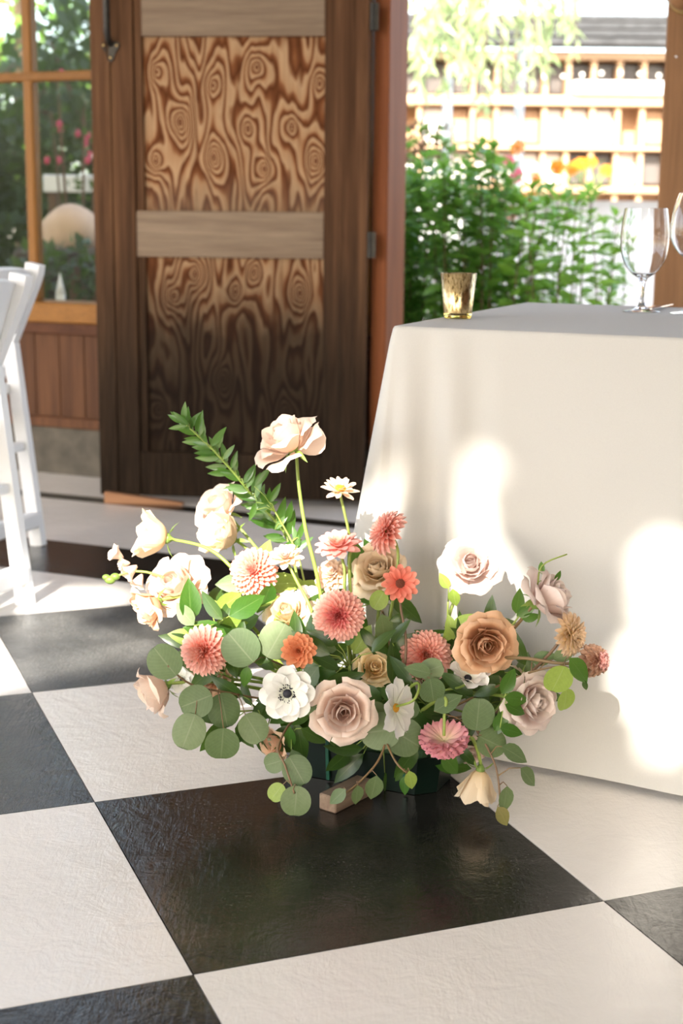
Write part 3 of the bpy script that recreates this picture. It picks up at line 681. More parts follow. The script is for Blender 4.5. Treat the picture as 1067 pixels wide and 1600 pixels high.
# ================================================================== chairs
def chair_meshes():
    out = {}
    def bar(pts, w, th):
        """rectangular bar along pts (local yz plane), width w along x, thickness th"""
        mb = MB(); vs = []
        for i, p in enumerate(pts):
            p = V(p); a = V(pts[max(0, i-1)]); b = V(pts[min(len(pts)-1, i+1)]); d = (b-a).normalized(); n = V((1, 0, 0)).cross(d)
            for sx, sn in ((-1, -1), (1, -1), (1, 1), (-1, 1)): vs.append(p + V((sx*w/2, 0, 0)) + n*(sn*th/2))
        k = len(pts); fs = [(i*4+j, i*4+(j+1) % 4, (i+1)*4+(j+1) % 4, (i+1)*4+j) for i in range(k-1) for j in range(4)] + [(3, 2, 1, 0), tuple((k-1)*4+j for j in range(4))]
        mb.add(vs, fs); bm = bmesh.new(); bv = [bm.verts.new(v) for v in mb.v]
        for f in mb.f: bm.faces.new([bv[i] for i in f])
        bmesh.ops.bevel(bm, geom=[e for e in bm.edges if len(e.link_faces) == 2 and e.calc_face_angle(0) > .5], offset=.004, segments=2, affect='EDGES', profile=.5)
        m = bpy.data.meshes.new('bar'); bm.to_mesh(m); bm.free(); m.materials.append(M['resin']); return m
    out['back_post'] = bar([(0, .17, 0), (0, -.10, .54), (0, -.20, .745), (0, -.212, .775), (0, -.216, .797)], .030, .046)
    out['rear_leg'] = bar([(0, -.13, .575), (0, -.20, 0)], .026, .040)
    def grid(fn, nu, nv, th):
        vs = []; fs = []
        for s in (0, 1):
            for j in range(nv+1):
                for i in range(nu+1): p, n = fn(i/nu, j/nv); vs.append(p + n*(th*s))
        N = (nu+1)*(nv+1)
        for s in (0, 1):
            for j in range(nv):
                for i in range(nu):
                    a = s*N + j*(nu+1)+i; q = (a, a+1, a+nu+2, a+nu+1); fs.append(q if s else q[::-1])
        ring = [i for i in range(nu+1)] + [j*(nu+1)+nu for j in range(1, nv+1)] + [nv*(nu+1)+i for i in range(nu-1, -1, -1)] + [j*(nu+1) for j in range(nv-1, 0, -1)]
        for k in range(len(ring)): a, b = ring[k], ring[(k+1) % len(ring)]; fs.append((a, b, b+N, a+N))
        return mk('panel', vs, fs, M['resin'], False)
    def back(u, v):
        x = (u-.5)*.385; sag = .045*(1-(2*u-1)**2); y = -.145-.065*v - sag; z = .605+.17*v + .012*(1-(2*u-1)**2)*(2*v-1)
        return V((x, y, z)), V((0, .25, .1)).normalized()
    out['back_panel'] = grid(back, 12, 5, .02)
    def seat(u, v): return V(((u-.5)*(.385-.02*v), -.13+.36*v, .435+.012*v - .02*math.sin(math.pi*u)*math.sin(math.pi*v))), V((0, 0, 1))
    out['seat'] = grid(seat, 8, 8, .028)
    m = MB().box((-.20, -.215, .055), (.20, -.18, .10), None, .005); out['rear_rung'] = mk('rung', m.v, m.f, M['resin'])
    m = MB().box((-.20, .105, .10), (.20, .135, .14), None, .005); out['front_rung'] = mk('rung', m.v, m.f, M['resin'])
    m = MB().box((-.20, -.175, .275), (.20, -.15, .30), None, .004); out['upper_rung'] = mk('rung', m.v, m.f, M['resin'])
    m = MB().box((-.20, -.11, .405), (.20, .2, .438), None, .005); out['seat_rail'] = mk('rail', m.v, m.f, M['resin'])
    return out
CM = chair_meshes()
def chair(foot, heading, label):
    yv = V((heading[0], heading[1], 0)).normalized(); xv = V((yv.y, -yv.x, 0))
    rz = math.atan2(-yv.x, yv.y); org = foot - xv*.20 + yv*.20
    t = empty('folding_chair', (org.x, org.y, 0), label, 'chair', 'white folding chairs at the left', rz=rz)
    for n in ('back_post', 'rear_leg'):
        for sx in (-1, 1): put(n, CM[n], t, Matrix.Translation((sx*(.20 if n == 'rear_leg' else .205), 0, 0)))
    for n in ('back_panel', 'seat', 'rear_rung', 'front_rung', 'upper_rung', 'seat_rail'): put(n, CM[n], t)
chair(onz(40, 944), (-.92, .38), 'white resin folding chair nearest the camera at the left edge')
chair(onz(60, 852), (-.92, .38), 'white resin folding chair standing behind the nearest one')

# ================================================================== table, cloth and tableware
TA = math.radians(-23.7); TD, TL, THt = .80, 1.83, .752
TO = V((.085, 2.627, 0)); TM = Matrix.Translation(TO) @ Matrix.Rotation(TA, 4, 'Z')
tb = empty('banquet_table', TO, 'long banquet table standing under the ivory cloth', 'table', rz=TA)
MB().box((.012, .012, THt-.03), (TL-.012, TD-.012, THt-.004), None, .004).build('tabletop', M['plank'], tb)
for x in (.2, TL-.2):
    for y in (.1, TD-.1): MB().tube([(x, y, 0), (x, y, THt-.03)], .014, 8).build('leg', M['iron'], tb)
def tablecloth():
    R = .012; per = []
    def seg(a, b, n):
        for i in range(n): per.append((a.lerp(b, i/n)))
    cs = [V((0, 0)), V((TL, 0)), V((TL, TD)), V((0, TD))]
    # points with outward normal, finer near the corners
    pts = []
    for k in range(4):
        a, b = cs[k], cs[(k+1) % 4]; d = (b-a).normalized(); n = V((d.y, -d.x)); L = (b-a).length
        N = 90 if k % 2 == 0 else 50
        for i in range(N+1):
            s = i/N; s = s*s*(3-2*s)*.5 + s*.5
            pts.append((a + d*(R + (L-2*R)*s), n, R+(L-2*R)*s, L, k))
        n2 = V((b-a).normalized()); 
        for i in range(1, 10):
            an = math.atan2(n.y, n.x) + math.pi/2*i/10; q = V((math.cos(an), math.sin(an)))
            pts.append((b - d*R + V((-n.x*R, -n.y*R)) + q*0 + n*0 + q*R, q, 0, 1, 4+k))
    n = len(pts); rows = [(0, 0, 0), (.0015, .0006, 0), (.004, .003, 0), (.0055, .007, .0)]
    K = 26; vs = []; fs = []
    def drop(f, p, q, s, L, k):
        z = .009+(THt-.009)*(1-f)
        e = min(s, L-s) if k < 4 else 0.0
        base = .055*f**1.15
        if k == 0: base += .055*f*max(0, min(1, s/.55)) - .02*f
        cor = math.exp(-(e/.11)**2)
        out = base + cor*.075*f**.9
        fold = 0
        if k < 4:
            x = e - .10*f      # folds fan out from the corner
            fold = .026*f**.6*math.exp(-((e-.10)/.09)**2)*math.sin(e*70 - f*4.0) + .004*f*math.sin(s*11+k)
        return out+fold, z
    cxy = V((TL/2, TD/2))
    for r, (o_, dz, _) in enumerate(rows[:1]): pass
    for j in range(K+1):
        f = max(0.0, (j-2)/(K-2))
        for (p, q, s, L, k) in pts:
            if j < 2:
                pp = p - q*(.006 if j == 0 else .0015); vs.append((pp.x, pp.y, THt + (.0 if j == 0 else -.0012)))
            else:
                o_, z = drop(f, p, q, s, L, k); pp = p + q*(.0015+o_); vs.append((pp.x, pp.y, z-.006*(1 if f == 0 else 0)))
    for j in range(K):
        for i in range(n): fs.append((j*n+i, (j+1)*n+i, (j+1)*n+(i+1) % n, j*n+(i+1) % n))
    m0 = len(vs); NX, NY = 24, 12
    fs.append(tuple(range(n)))
    m = mk('tablecloth', vs, fs, M['cloth'], True); m.polygons[len(fs)-1].use_smooth = False
    return m
tc_ = put('tablecloth', tablecloth(), None, TM); tag(tc_, 'floor length ivory tablecloth draped over the banquet table', 'tablecloth')
ZT = THt+.0006
def tz(px, py): q = onz(px, py, ZT); return q
# votive
c = tz(715, 497); k = mpx(c.y)
vo = empty('votive_holder', c, 'mottled gold mercury glass votive holder on the table corner', 'candle holder')
r0, r1, h = 21.5*k, 27*k, 67*k
MB().lathe([(r0*.99, .010), (r1, h), (r1-.0022, h), (r0*.9, .012), (0, .0115)], 40).build('cup', M['gold'], vo, None, True)
MB().lathe([(0, 0), (r0*.93, 0), (r0*.98, .003), (r0*1.0, .0095), (0, .0098)], 40).build('glass_base', M['amber'], vo, None, True)
def goblet(c, H, bowl, stemh, foot, label, name):
    t = empty(name, c, label, 'glass', 'stemmed glasses on the table'); w = .0011
    dn = []
    for i in range(len(bowl)-1):
        p0, p1, p2, p3 = bowl[max(0, i-1)], bowl[i], bowl[i+1], bowl[min(len(bowl)-1, i+2)]
        for q in range(6):
            u = q/6; dn.append(tuple(.5*(2*p1[c]+(p2[c]-p0[c])*u+(2*p0[c]-5*p1[c]+4*p2[c]-p3[c])*u*u+(3*p1[c]-p0[c]-3*p2[c]+p3[c])*u**3) for c in (0, 1)))
    dn += [(bowl[-1][0]*1.0+(bowl[-2][0]-bowl[-1][0])*.01, .995), bowl[-1]]
    ob = [(r, stemh+(H-stemh)*z) for r, z in dn]
    prof = [(0, .0), (foot, .0), (foot, .0012), (foot*.55, .004), (.008, .011), (.0045, .022), (.0042, stemh*.6), (.0055, stemh*.85), (.010, stemh)] + ob[1:]
    inn = [(max(0, r-w), z) for r, z in ob[::-1] if z > stemh+.008]
    prof2 = prof + inn + [(inn[-1][0]*.6, stemh+.006), (0, stemh+.005)]
    MB().lathe(prof2, 40).build('bowl_and_stem', M['glass'], t, None, True)
    return t
c = tz(1002, 487); k = mpx(c.y)
goblet(c, 153*k, [(.010, 0), (22*k, .11), (32*k, .28), (36*k, .5), (35*k, .75), (31.5*k, 1.0)], 50*k, 28*k, 'stemmed water goblet standing at the right of the table', 'water_goblet')
c = tz(1078, 490); k = mpx(c.y)
goblet(c, 178*k, [(.010, 0), (22*k, .10), (33*k, .28), (36*k, .45), (32*k, .75), (25*k, 1.0)], 80*k, 30*k, 'taller wine glass cut by the right edge of the picture', 'wine_glass')
a = tz(1013, 486); b_ = tz(1056, 475); d = (b_-a); L = .21
kn = empty('table_knife', a, 'steel table knife lying beside the water goblet', 'knife', rz=math.atan2(d.y, d.x))
MB().box((0, -.009, 0), (.09, .009, .008), None, .003).build('handle', M['steel'], kn)
kb = MB().add([(.09, -.008, .003), (.20, -.009, .003), (.215, .004, .003), (.09, .007, .003), (.09, -.008, .005), (.20, -.009, .0042), (.215, .004, .0042), (.09, .007, .0055)], [(3, 2, 1, 0), (4, 5, 6, 7), (0, 1, 5, 4), (1, 2, 6, 5), (2, 3, 7, 6), (3, 0, 4, 7)]); kb.build('blade', M['steel'], kn)
#FLOWERS
# ================================================================== the floor arrangement
rf = random.Random(11)
def axis(r, u, c):                    # right, up, towards the camera
    return V((r, -c, u)).normalized()
def face(ax, roll=0):
    q = ax.to_track_quat('Z', 'Y').to_matrix().to_4x4(); return q @ Matrix.Rotation(roll, 4, 'Z')
# petal meshes ---------------------------------------------------------
def wrap_petal(key, prof, half, mat, ruf=.0, point=.0, seed=0, nu=8, nv=7, droop=.18, roll=0):
    """a petal wrapped round the flower's axis: prof = 4 bezier points (r, z), half = half angle"""
    r = random.Random(seed); ph = r.uniform(0, 6); vs = []; uv = []; fs = []
    for j in range(nv+1):
        v = j/nv; u_ = 1-v
        for i in range(nu+1):
            s = 2*i/nu-1
            vv = v*(1-droop*abs(s)**2.6 + point*(1-abs(s))*.12)
            c = [(1-vv)**3, 3*vv*(1-vv)**2, 3*vv*vv*(1-vv), vv**3]
            R = sum(c[k]*prof[k][0] for k in range(4)); Z = sum(c[k]*prof[k][1] for k in range(4))
            R += ruf*v**2*math.sin(s*4.3+ph) + .35*ruf*v**3*math.sin(s*11+ph*2); Z += ruf*.8*v**2*math.sin(s*5.1+ph*1.7)
            R += .06*(abs(s)**3)*v*half + roll*abs(s)**2*v**4; Z -= roll*.9*abs(s)**2.2*v**4
            wf = min(1, .34+1.0*math.sin(min(1, v*1.25)*math.pi/2))
            a = s*half*wf
            vs.append((R*math.sin(a), -R*math.cos(a), Z)); uv.append((i/nu, v))
    n = nu+1
    for j in range(nv):
        for i in range(nu): a = j*n+i; fs.append((a, a+1, a+n+1, a+n))
    return mk(key, vs, fs, mat, True, uv)
def flat_petal(key, mat, w, a0, a1, cup=.3, ruf=0, tip=.25, seed=0, nu=4, nv=5, quill=0, notch=0):
    """strap or scoop petal growing from the centre outwards along -Y; a0, a1 = rise angles at base and tip"""
    r = random.Random(seed); ph = r.uniform(0, 6); vs = []; uv = []; fs = []; y = 0; z = 0
    for j in range(nv+1):
        v = j/nv
        if j:
            a = a0+(a1-a0)*(v-.5/nv); y += math.cos(a)/nv; z += math.sin(a)/nv
        if v < .62: ww = w*(.28+.72*math.sin(v/.62*math.pi/2))
        else: ww = w*math.sqrt(max(0, 1-((v-.62)/.38)**2*(1-tip)))
        a = a0+(a1-a0)*v
        for i in range(nu+1):
            s = 2*i/nu-1; c = cup*ww*s*s
            yy = y - (notch*(1-abs(abs(s)-.5)*2)*0 + .16*abs(s)**2.5)*(v**3)*.6 + (notch*math.cos(s*7.5) if j == nv else 0)
            rr = ruf*v*math.sin(s*5+ph+v*3)
            vs.append((s*ww*(1-quill*.4*abs(s)), -(yy - math.sin(a)*(c+rr)), z + math.cos(a)*(c+rr))); uv.append((i/nu, v))
    n = nu+1
    for j in range(nv):
        for i in range(nu): q = j*n+i; fs.append((q, q+1, q+n+1, q+n))
    return mk(key, vs, fs, mat, True, uv)
PM = {}
def pm(k, b, m, t, tr=.3): PM[k] = petal_mat(k+'_petal', b+(1,), m+(1,), t+(1,), tr)
pm('blush', (.60, .34, .25), (.74, .54, .45), (.80, .66, .58)); pm('cream', (.80, .60, .34), (.82, .66, .46), (.83, .70, .53)); pm('pale', (.78, .55, .42), (.81, .63, .52), (.83, .68, .58))
pm('tan', (.38, .14, .055), (.62, .33, .18), (.74, .48, .31)); pm('lilac', (.64, .44, .38), (.76, .61, .56), (.80, .69, .65)); pm('peach', (.78, .42, .22), (.82, .52, .34), (.84, .60, .44)); pm('yellow', (.80, .52, .20), (.82, .62, .32), (.82, .66, .42))
pm('dahlia', (.80, .24, .12), (.85, .32, .25), (.89, .53, .46)); pm('dahlia_in', (.68, .08, .09), (.78, .18, .18), (.85, .36, .33)); pm('coral', (.70, .14, .08), (.78, .24, .16), (.84, .46, .37)); pm('coral_in', (.62, .08, .06), (.70, .14, .10), (.74, .2, .14))
pm('orange', (.70, .20, .08), (.76, .27, .12), (.78, .34, .18)); pm('pinkz', (.82, .34, .24), (.82, .38, .34), (.82, .48, .44)); pm('creamz', (.82, .56, .36), (.84, .64, .46), (.84, .68, .54)); pm('redz', (.66, .10, .06), (.74, .19, .13), (.76, .26, .19))
pm('hotpink', (.86, .70, .44), (.85, .50, .46), (.82, .36, .42)); pm('butter', (.82, .62, .30), (.84, .66, .40), (.84, .64, .46)); pm('white', (.74, .76, .62), (.82, .81, .77), (.84, .83, .80), .25); pm('brownpink', (.55, .25, .16), (.60, .33, .22), (.58, .37, .26))
M['pollen'] = simple('yellow_pollen', (.70, .36, .03), .9, 0, .4, 300, .5); M['anther'] = simple('dark_anther', (.012, .012, .022), .6, 0, .4, 200); M['zdisc'] = simple('zinnia_disc', (.20, .05, .025), .9, 0, .5, 300, .5)
M['calyx'] = leaf_mat('calyx_green', (.16, .26, .05, 1), (.22, .32, .07, 1), (.3, .4, .12, 1), .2)
_pc = {}
def pget(key, fn):
    if key not in _pc: _pc[key] = fn()
    return _pc[key]
# foam block and tray -----------------------------------------------------
FB = V((.055, 2.43, .095))           # where the stems meet
LAST = [None]
def stem_to(t, base, end, ax, r=.0028, mat='stem', bend=.5, pts=None, name='stem'):
    L = (end-base).length
    if pts is None:
        p = bez(base, base + V((0, 0, 1))*L*.35 + (end-base)*.1, end - ax*L*.3*bend, end, 12)
    else:
        ctrl = [base] + pts + [end]; p = []
        for i in range(len(ctrl)-1):
            p0, p1, p2, p3 = ctrl[max(0, i-1)], ctrl[i], ctrl[i+1], ctrl[min(len(ctrl)-1, i+2)]
            for q in range(5):
                u = q/5; p.append(.5*(2*p1+(p2-p0)*u+(2*p0-5*p1+4*p2-p3)*u*u+(3*p1-p0-3*p2+p3)*u**3))
        p.append(end)
    LAST[0] = MB().tube([x-base for x in p], [r*(1.15-.3*i/len(p)) for i in range(len(p))], 7).build(name, M[mat], t, None, True)
    return p
def new_flower(name, label, cat, base, group=None): return empty(name, base, label, cat, group or 'flowers in the floor arrangement')
def fbase(c):                          # where in the foam a stem is rooted
    d = V((c.x-FB.x, c.y-FB.y, 0)); d = d.normalized()*min(.09, d.length*.4) if d.length > 1e-5 else d
    return FB + V((d.x, d.y*.5, rf.uniform(-.01, .02)))
LAYERS = {
 'rose': [(3, .12, 1.00, 1.7, .9, 0, 'in'), (3, .23, 1.0, 1.5, .9, .01, 'in'), (4, .36, .98, 1.05, .8, .015, 'mid'), (5, .52, .90, .82, .6, .02, 'mid'), (5, .70, .78, .68, .3, .035, 'out'), (5, .92, .52, .62, .0, .06, 'out')],
 'full': [(3, .10, .96, 1.7, .9, 0, 'in'), (4, .19, .98, 1.4, .9, .01, 'in'), (5, .29, .97, 1.0, .8, .015, 'in'), (5, .40, .95, .85, .8, .02, 'mid'), (6, .54, .88, .70, .6, .03, 'mid'), (6, .72, .76, .62, .3, .04, 'out'), (6, .92, .52, .60, .0, .06, 'out')],
 'bud':  [(3, .16, 1.05, 1.7, .9, 0, 'in'), (3, .30, 1.10, 1.5, .9, .01, 'in'), (4, .48, 1.12, 1.0, .9, .03, 'mid'), (4, .68, 1.10, .9, .7, .04, 'mid'), (4, .90, .92, .8, .2, .08, 'out')],
 'lisi': [(3, .22, 1.15, 1.4, .6, .05, 'in'), (4, .42, 1.30, 1.1, .4, .08, 'mid'), (5, .64, 1.42, .9, .3, .10, 'mid'), (5, .86, 1.38, .85, .2, .12, 'lout')],
}
def rose(name, label, px, py, wpx, D, ax, col, style='rose', stemmat='stem', inner=None, stem=None, cat='rose', droop_petal=None, leaves=0, H=1.0, roll=None, base=None):
    c = P(px, py, D); R = wpx*.5*mpx(D); b = base or fbase(c); t = new_flower(name, label, cat, b)
    ax = axis(*ax); hh = .95*R*H
    org = c - ax*hh*.55
    Mb = Matrix.Translation(org-b) @ face(ax, rf.uniform(0, 6) if roll is None else roll) @ Matrix.Diagonal((R, R, R*H, 1))
    ly = LAYERS[style]; off = rf.uniform(0, 6)
    for li, (n, rt, h, half, close, ruf, kind) in enumerate(ly):
        m = PM[inner] if (inner and kind == 'in') else PM[col]
        for k in range(n):
            var = k % 2
            def build():
                if kind == 'in': prof = [(.04, .05), (rt*1.1, .25), (rt*1.25, .75*h), (rt*.8, h)]
                elif kind == 'mid': prof = [(.05, .0), (rt*1.05, .12), (rt*1.02, .66*h), (rt*(1.30-.14*close), h)]
                elif kind == 'lout': prof = [(.05, .0), (rt*.55, .1), (rt*.75, .75*h), (rt*1.1, h)]
                else: prof = [(.05, -.02), (rt*.95, -.08), (rt*.96, h*1.15+.1), (rt*1.28, h*.92)]
                return wrap_petal('petal', prof, half, m, ruf, 1.0 if kind == 'out' else .6 if kind == 'mid' else 0, li*7+var, roll=.13 if kind == 'out' else .07 if kind == 'mid' and style != 'lisi' else 0)
            me = pget((style, li, var, m.name), build)
            tilt = Matrix.Rotation(rf.uniform(-.06, .10) if kind != 'out' else rf.uniform(-.05, .28), 4, 'X') @ Matrix.Rotation(rf.uniform(-.08, .08), 4, 'Y')
            put('petal', me, t, Mb @ Matrix.Rotation(off + li*.9 + 2*math.pi*(k+rf.uniform(-.1, .1))/n, 4, 'Z') @ tilt @ Matrix.Scale(rf.uniform(.95, 1.05), 4))
    if droop_petal:
        me = pget(('droop', col), lambda: flat_petal('petal', PM[col], .42, .1, .5, -.15, .04, .5, 3))
        put('petal', me, t, Matrix.Translation(org-b+V((0, -.1*R, .1*R))) @ face(axis(*droop_petal[0]), droop_petal[1]) @ Matrix.Scale(R*1.15, 4))
    cal = MB().lathe([(.02, -.30), (.10, -.26), (.20, -.12), (.24, .02), (.12, .12)], 12).build('calyx', M['calyx'], t, Mb, True)
    sp = pget(('sepal',), lambda: lance('sepal', M['calyx'], .14, .2, .55))
    for k in range(5):
        put('sepal', sp, cal, Matrix.Rotation(k*1.2566, 4, 'Z') @ Matrix.Translation((0, .18, -.08)) @ Matrix.Rotation(rf.uniform(-.5, .3), 4, 'X') @ Matrix.Scale(.62, 4))
    pts = stem_to(t, b, org - ax*R*.25*H, ax, .0031, stemmat, pts=[P(*q) for q in stem] if stem else None)
    for k in range(leaves):
        p = pts[int(len(pts)*(.5+.12*k))]-b; d = V((rf.choice((-1, 1)), rf.uniform(-1, 0), .5))
        put('leaf', LF['oval'], t, Matrix.Translation(p) @ orient(d, V((0, -.6, 1))) @ Matrix.Scale(rf.uniform(.035, .05), 4))
    return t
def dahlia(name, label, px, py, wpx, D, ax, col, col_in, N=84, flat=1.0, stem=None, cat='dahlia', maxang=112, disc=None, hollow=0, w=.15, cup=.75, stemmat='stem', calyx=True, hpx=None, Lmin=.35, ruf=.02, frac=.28, base=None):
    c = P(px, py, D); R = wpx*.5*mpx(D); b = base or fbase(c); t = new_flower(name, label, cat, b); ax = axis(*ax)
    org = c - ax*R*.30*flat
    Mb = Matrix.Translation(org-b) @ face(ax, rf.uniform(0, 6)) @ Matrix.Diagonal((R, R, R*flat, 1))
    for i in range(N):
        f = (i+.5)/N
        if f < hollow: continue
        ph = math.radians(maxang)*f**.55
        L = Lmin + (1-Lmin)*min(1, f**.6*1.15)
        m = PM[col_in] if f < frac else PM[col]; var = i % 3
        me = pget(('dah', m.name, w, cup, var, ruf), lambda: flat_petal('petal', m, w, .0, -.12+.35, cup, ruf, .35, var*5+1, 3, 4))
        Mp = Matrix.Rotation(i*2.39996, 4, 'Z') @ Matrix.Rotation(-(math.pi/2-ph)+rf.uniform(-.06, .06), 4, 'X')
        put('petal', me, t, Mb @ Mp @ Matrix.Translation((0, -.04, 0)) @ Matrix.Diagonal((max(.55, L), L, L, 1)))
    if disc: MB().ball((0, 0, .28), .30, 2, (1, 1, .55)).build('disc', M[disc], t, Mb, True)
    if calyx: MB().lathe([(.03, -.40), (.12, -.34), (.30, -.20), (.34, -.04), (.1, .05)], 12).build('calyx', M['calyx'], t, Mb, True)
    stem_to(t, b, org - ax*R*.3*flat, ax, .0027, stemmat, pts=[P(*q) for q in stem] if stem else None)
    return t
def daisy(name, label, px, py, wpx, D, ax, col, n, rows, w, discmat, disc_r, cat, stem=None, a=(.25, -.1), ruf=.02, dark_ring=False, hts=1.0, stemmat='stem', skip=(), notch=0, base=None):
    """open flower: rows of flat petals round a centre"""
    c = P(px, py, D); R = wpx*.5*mpx(D); b = base or fbase(c); t = new_flower(name, label, cat, b); ax = axis(*ax)
    Mb = Matrix.Translation(c-b) @ face(ax, rf.uniform(0, 6)) @ Matrix.Scale(R, 4)
    for rw in range(rows):
        sc = 1-.2*rw
        for k in range(n):
            if (rw, k) in skip: continue
            var = k % 3
            me = pget((name, col, w, var, a), lambda: flat_petal('petal', PM[col], w, a[0], a[1], .35, ruf, .45, var*3+2, 4, 5, notch=notch))
            put('petal', me, t, Mb @ Matrix.Rotation(2*math.pi*(k+.5*rw+rf.uniform(-.12, .12))/n, 4, 'Z') @ Matrix.Translation((0, -disc_r*.4, .03*rw)) @ Matrix.Rotation(-(.18*rw+rf.uniform(-.06, .14))*hts, 4, 'X') @ Matrix.Scale(sc*(1-disc_r*.4), 4))
    if dark_ring:
        MB().ball((0, 0, .10), .16, 2, (1, 1, .8)).build('seed_cone', M['anther'], t, Mb, True)
        st = MB()
        for k in range(120):
            an = rf.uniform(0, 6.283); r = rf.uniform(.22, .34); z = .10+rf.uniform(-.03, .08); q = V((r*math.cos(an), r*math.sin(an), z))
            st.tube([V((.1*math.cos(an), .1*math.sin(an), .03)), q], .006, 3, False); st.ball(q, .027, 1)
        tag(st.build('stamens', M['anther'], t, Mb), kind='stuff')
    else:
        d = MB().ball((0, 0, .05), disc_r, 2, (1, 1, .6))
        for k in range(40):
            an = k*2.4; r = disc_r*math.sqrt(k/40)*.95; d.ball((r*math.cos(an), r*math.sin(an), .05+disc_r*.6*math.sqrt(max(0, 1-(r/disc_r)**2))), disc_r*.12, 1)
        d.build('disc', M[discmat], t, Mb)
    MB().lathe([(.03, -.22), (.10, -.18), (.2, -.05), (.05, .02)], 10).build('calyx', M['calyx'], t, Mb, True)
    stem_to(t, b, c - ax*R*.18, ax, .0022, stemmat, pts=[P(*q) for q in stem] if stem else None)
    return t
# leaves ------------------------------------------------------------------
M['euc'] = leaf_mat('eucalyptus_leaf', (.085, .135, .058, 1), (.135, .185, .082, 1), (.22, .26, .15, 1), .16, .5)
M['euc_y'] = leaf_mat('yellow_green_leaf', (.25, .36, .06, 1), (.32, .42, .09, 1), (.4, .48, .2, 1), .35, .45)
M['dkleaf'] = leaf_mat('dark_glossy_leaf', (.018, .05, .010, 1), (.04, .085, .016, 1), (.11, .18, .05, 1), .22, .3)
M['rusc'] = leaf_mat('ruscus_leaf', (.03, .10, .014, 1), (.065, .16, .025, 1), (.12, .2, .06, 1), .25, .28)
M['dryleaf'] = leaf_mat('olive_leaf', (.20, .19, .06, 1), (.24, .20, .07, 1), (.3, .25, .12, 1), .2, .5)
LF = {}
def _lf():
    LF['round'] = lance('leaf', M['euc'], .50, .10, .10, 12, True, .02, .012); LF['round2'] = lance('leaf', M['euc'], .46, -.14, -.06, 12, True, .05, .018)
    LF['euc_oval'] = lance('leaf', M['euc'], .30, .16, .12, 6); LF['yel_round'] = lance('leaf', M['euc_y'], .46, .12, .12, 12, True, .03, .015); LF['yel_oval'] = lance('leaf', M['euc_y'], .28, .15, .15, 6)
    LF['dark'] = lance('leaf', M['dkleaf'], .20, .22, .28, 6); LF['oval'] = lance('leaf', M['rusc'], .27, .2, .2, 6); LF['rusc'] = lance('leaf', M['rusc'], .155, .22, .12, 6); LF['dry'] = lance('leaf', M['dryleaf'], .32, .2, .2, 6)
_lf()
def sprig(name, label, cat, stem_pts, leaves, r=.0018, mat='brown_stem', group='foliage in the floor arrangement', base=None):
    """stem_pts: (px, py, D); leaves: (px, py, length px, image angle of the tip in degrees, kind, D, normal tilt right, up)"""
    pts = [P(*q) for q in stem_pts]; b = base or fbase(pts[-1]); t = empty(name, b, label, cat, group)
    path = stem_to(t, b, pts[-1], V((0, 0, 1)), r, mat, pts=pts[:-1] or None)
    st_o = LAST[0]
    for lf in leaves:
        px, py, L, ang, kind, D = lf[:6]; tr_, tu = lf[6:8] if len(lf) > 6 else (rf.uniform(-.35, .35), rf.uniform(-.1, .5))
        c = P(px, py, D); a = math.radians(ang); d = V((math.cos(a), rf.uniform(-.25, .25), math.sin(a))).normalized(); Lm = L*mpx(D)
        nr = axis(tr_, tu, 1.0); bp = c - d*Lm*.5
        put('leaf', LF[kind], t, Matrix.Translation(bp-b) @ orient(d, nr) @ Matrix.Scale(Lm, 4))
        near = min(path, key=lambda q: (q-bp).length + (0.0 if q.z > 0 else 1))
        if (near-bp).length > .004: MB().tube([near-b, (near+bp)/2-b+V((0, 0, .006)), bp-b], [r*.6, r*.5, r*.4], 5).build('petiole', M[mat], st_o, None, True)
    return t

# tray, foam and blocks
TRc = V((.05, 2.43, 0)); TRA = math.radians(-24)
tray = empty('flower_tray', TRc, 'dark green plastic tray of floral foam under the flowers', 'tray', rz=TRA)
l, w_, hgt, cc = .145, .066, .066, .03
oc = [(-l+cc, -w_), (l-cc, -w_), (l, -w_+cc), (l, w_-cc), (l-cc, w_), (-l+cc, w_), (-l, w_-cc), (-l, -w_+cc)]
tv = [(x*.95, y*.92, .001) for x, y in oc]; o2 = [(x*1.02, y*1.06, hgt) for x, y in oc]; o3 = [(x*.99, y*1.0, hgt) for x, y in oc]; o4 = [(x*.92, y*.86, .006) for x, y in oc]; n8 = 8
fs = [tuple(range(7, -1, -1))] + [(r*8+i, r*8+(i+1) % 8, r*8+(i+1) % 8+8, r*8+i+8) for r in range(3) for i in range(8)] + [tuple(range(24, 32))]
MB().add(tv+o2+o3+o4, fs).build('tray_body', M['tray'], tray)
MB().box((-l*.86, -w_*.82, .008), (l*.86, w_*.82, .10), None, .006).build('foam_block', M['foam'], tray)
for x in (-.045, .095): MB().tube([(x, -w_*1.0, .004), (x, -w_*1.09, hgt), (x, -w_*.85, .104), (x, w_*.85, .104), (x, w_*1.09, hgt)], .004, 4).build('tape', M['strap'], tray)
def block(label, a, b_, wd, h):
    d = b_-a; L = d.length; o = MB().box((-wd/2, 0, 0), (wd/2, L, h), None, .002).build('wood_block', M['block'], None, Matrix.Translation(a) @ Matrix.Rotation(math.atan2(-d.x, d.y), 4, 'Z')); tag(o, label, 'wood block')
block('weathered wood block poking out below the front of the flower tray', onz(511, 1268), onz(511, 1268)+V((.062, .082, 0)), .034, .0275)

GB = 'flowers in the floor arrangement'
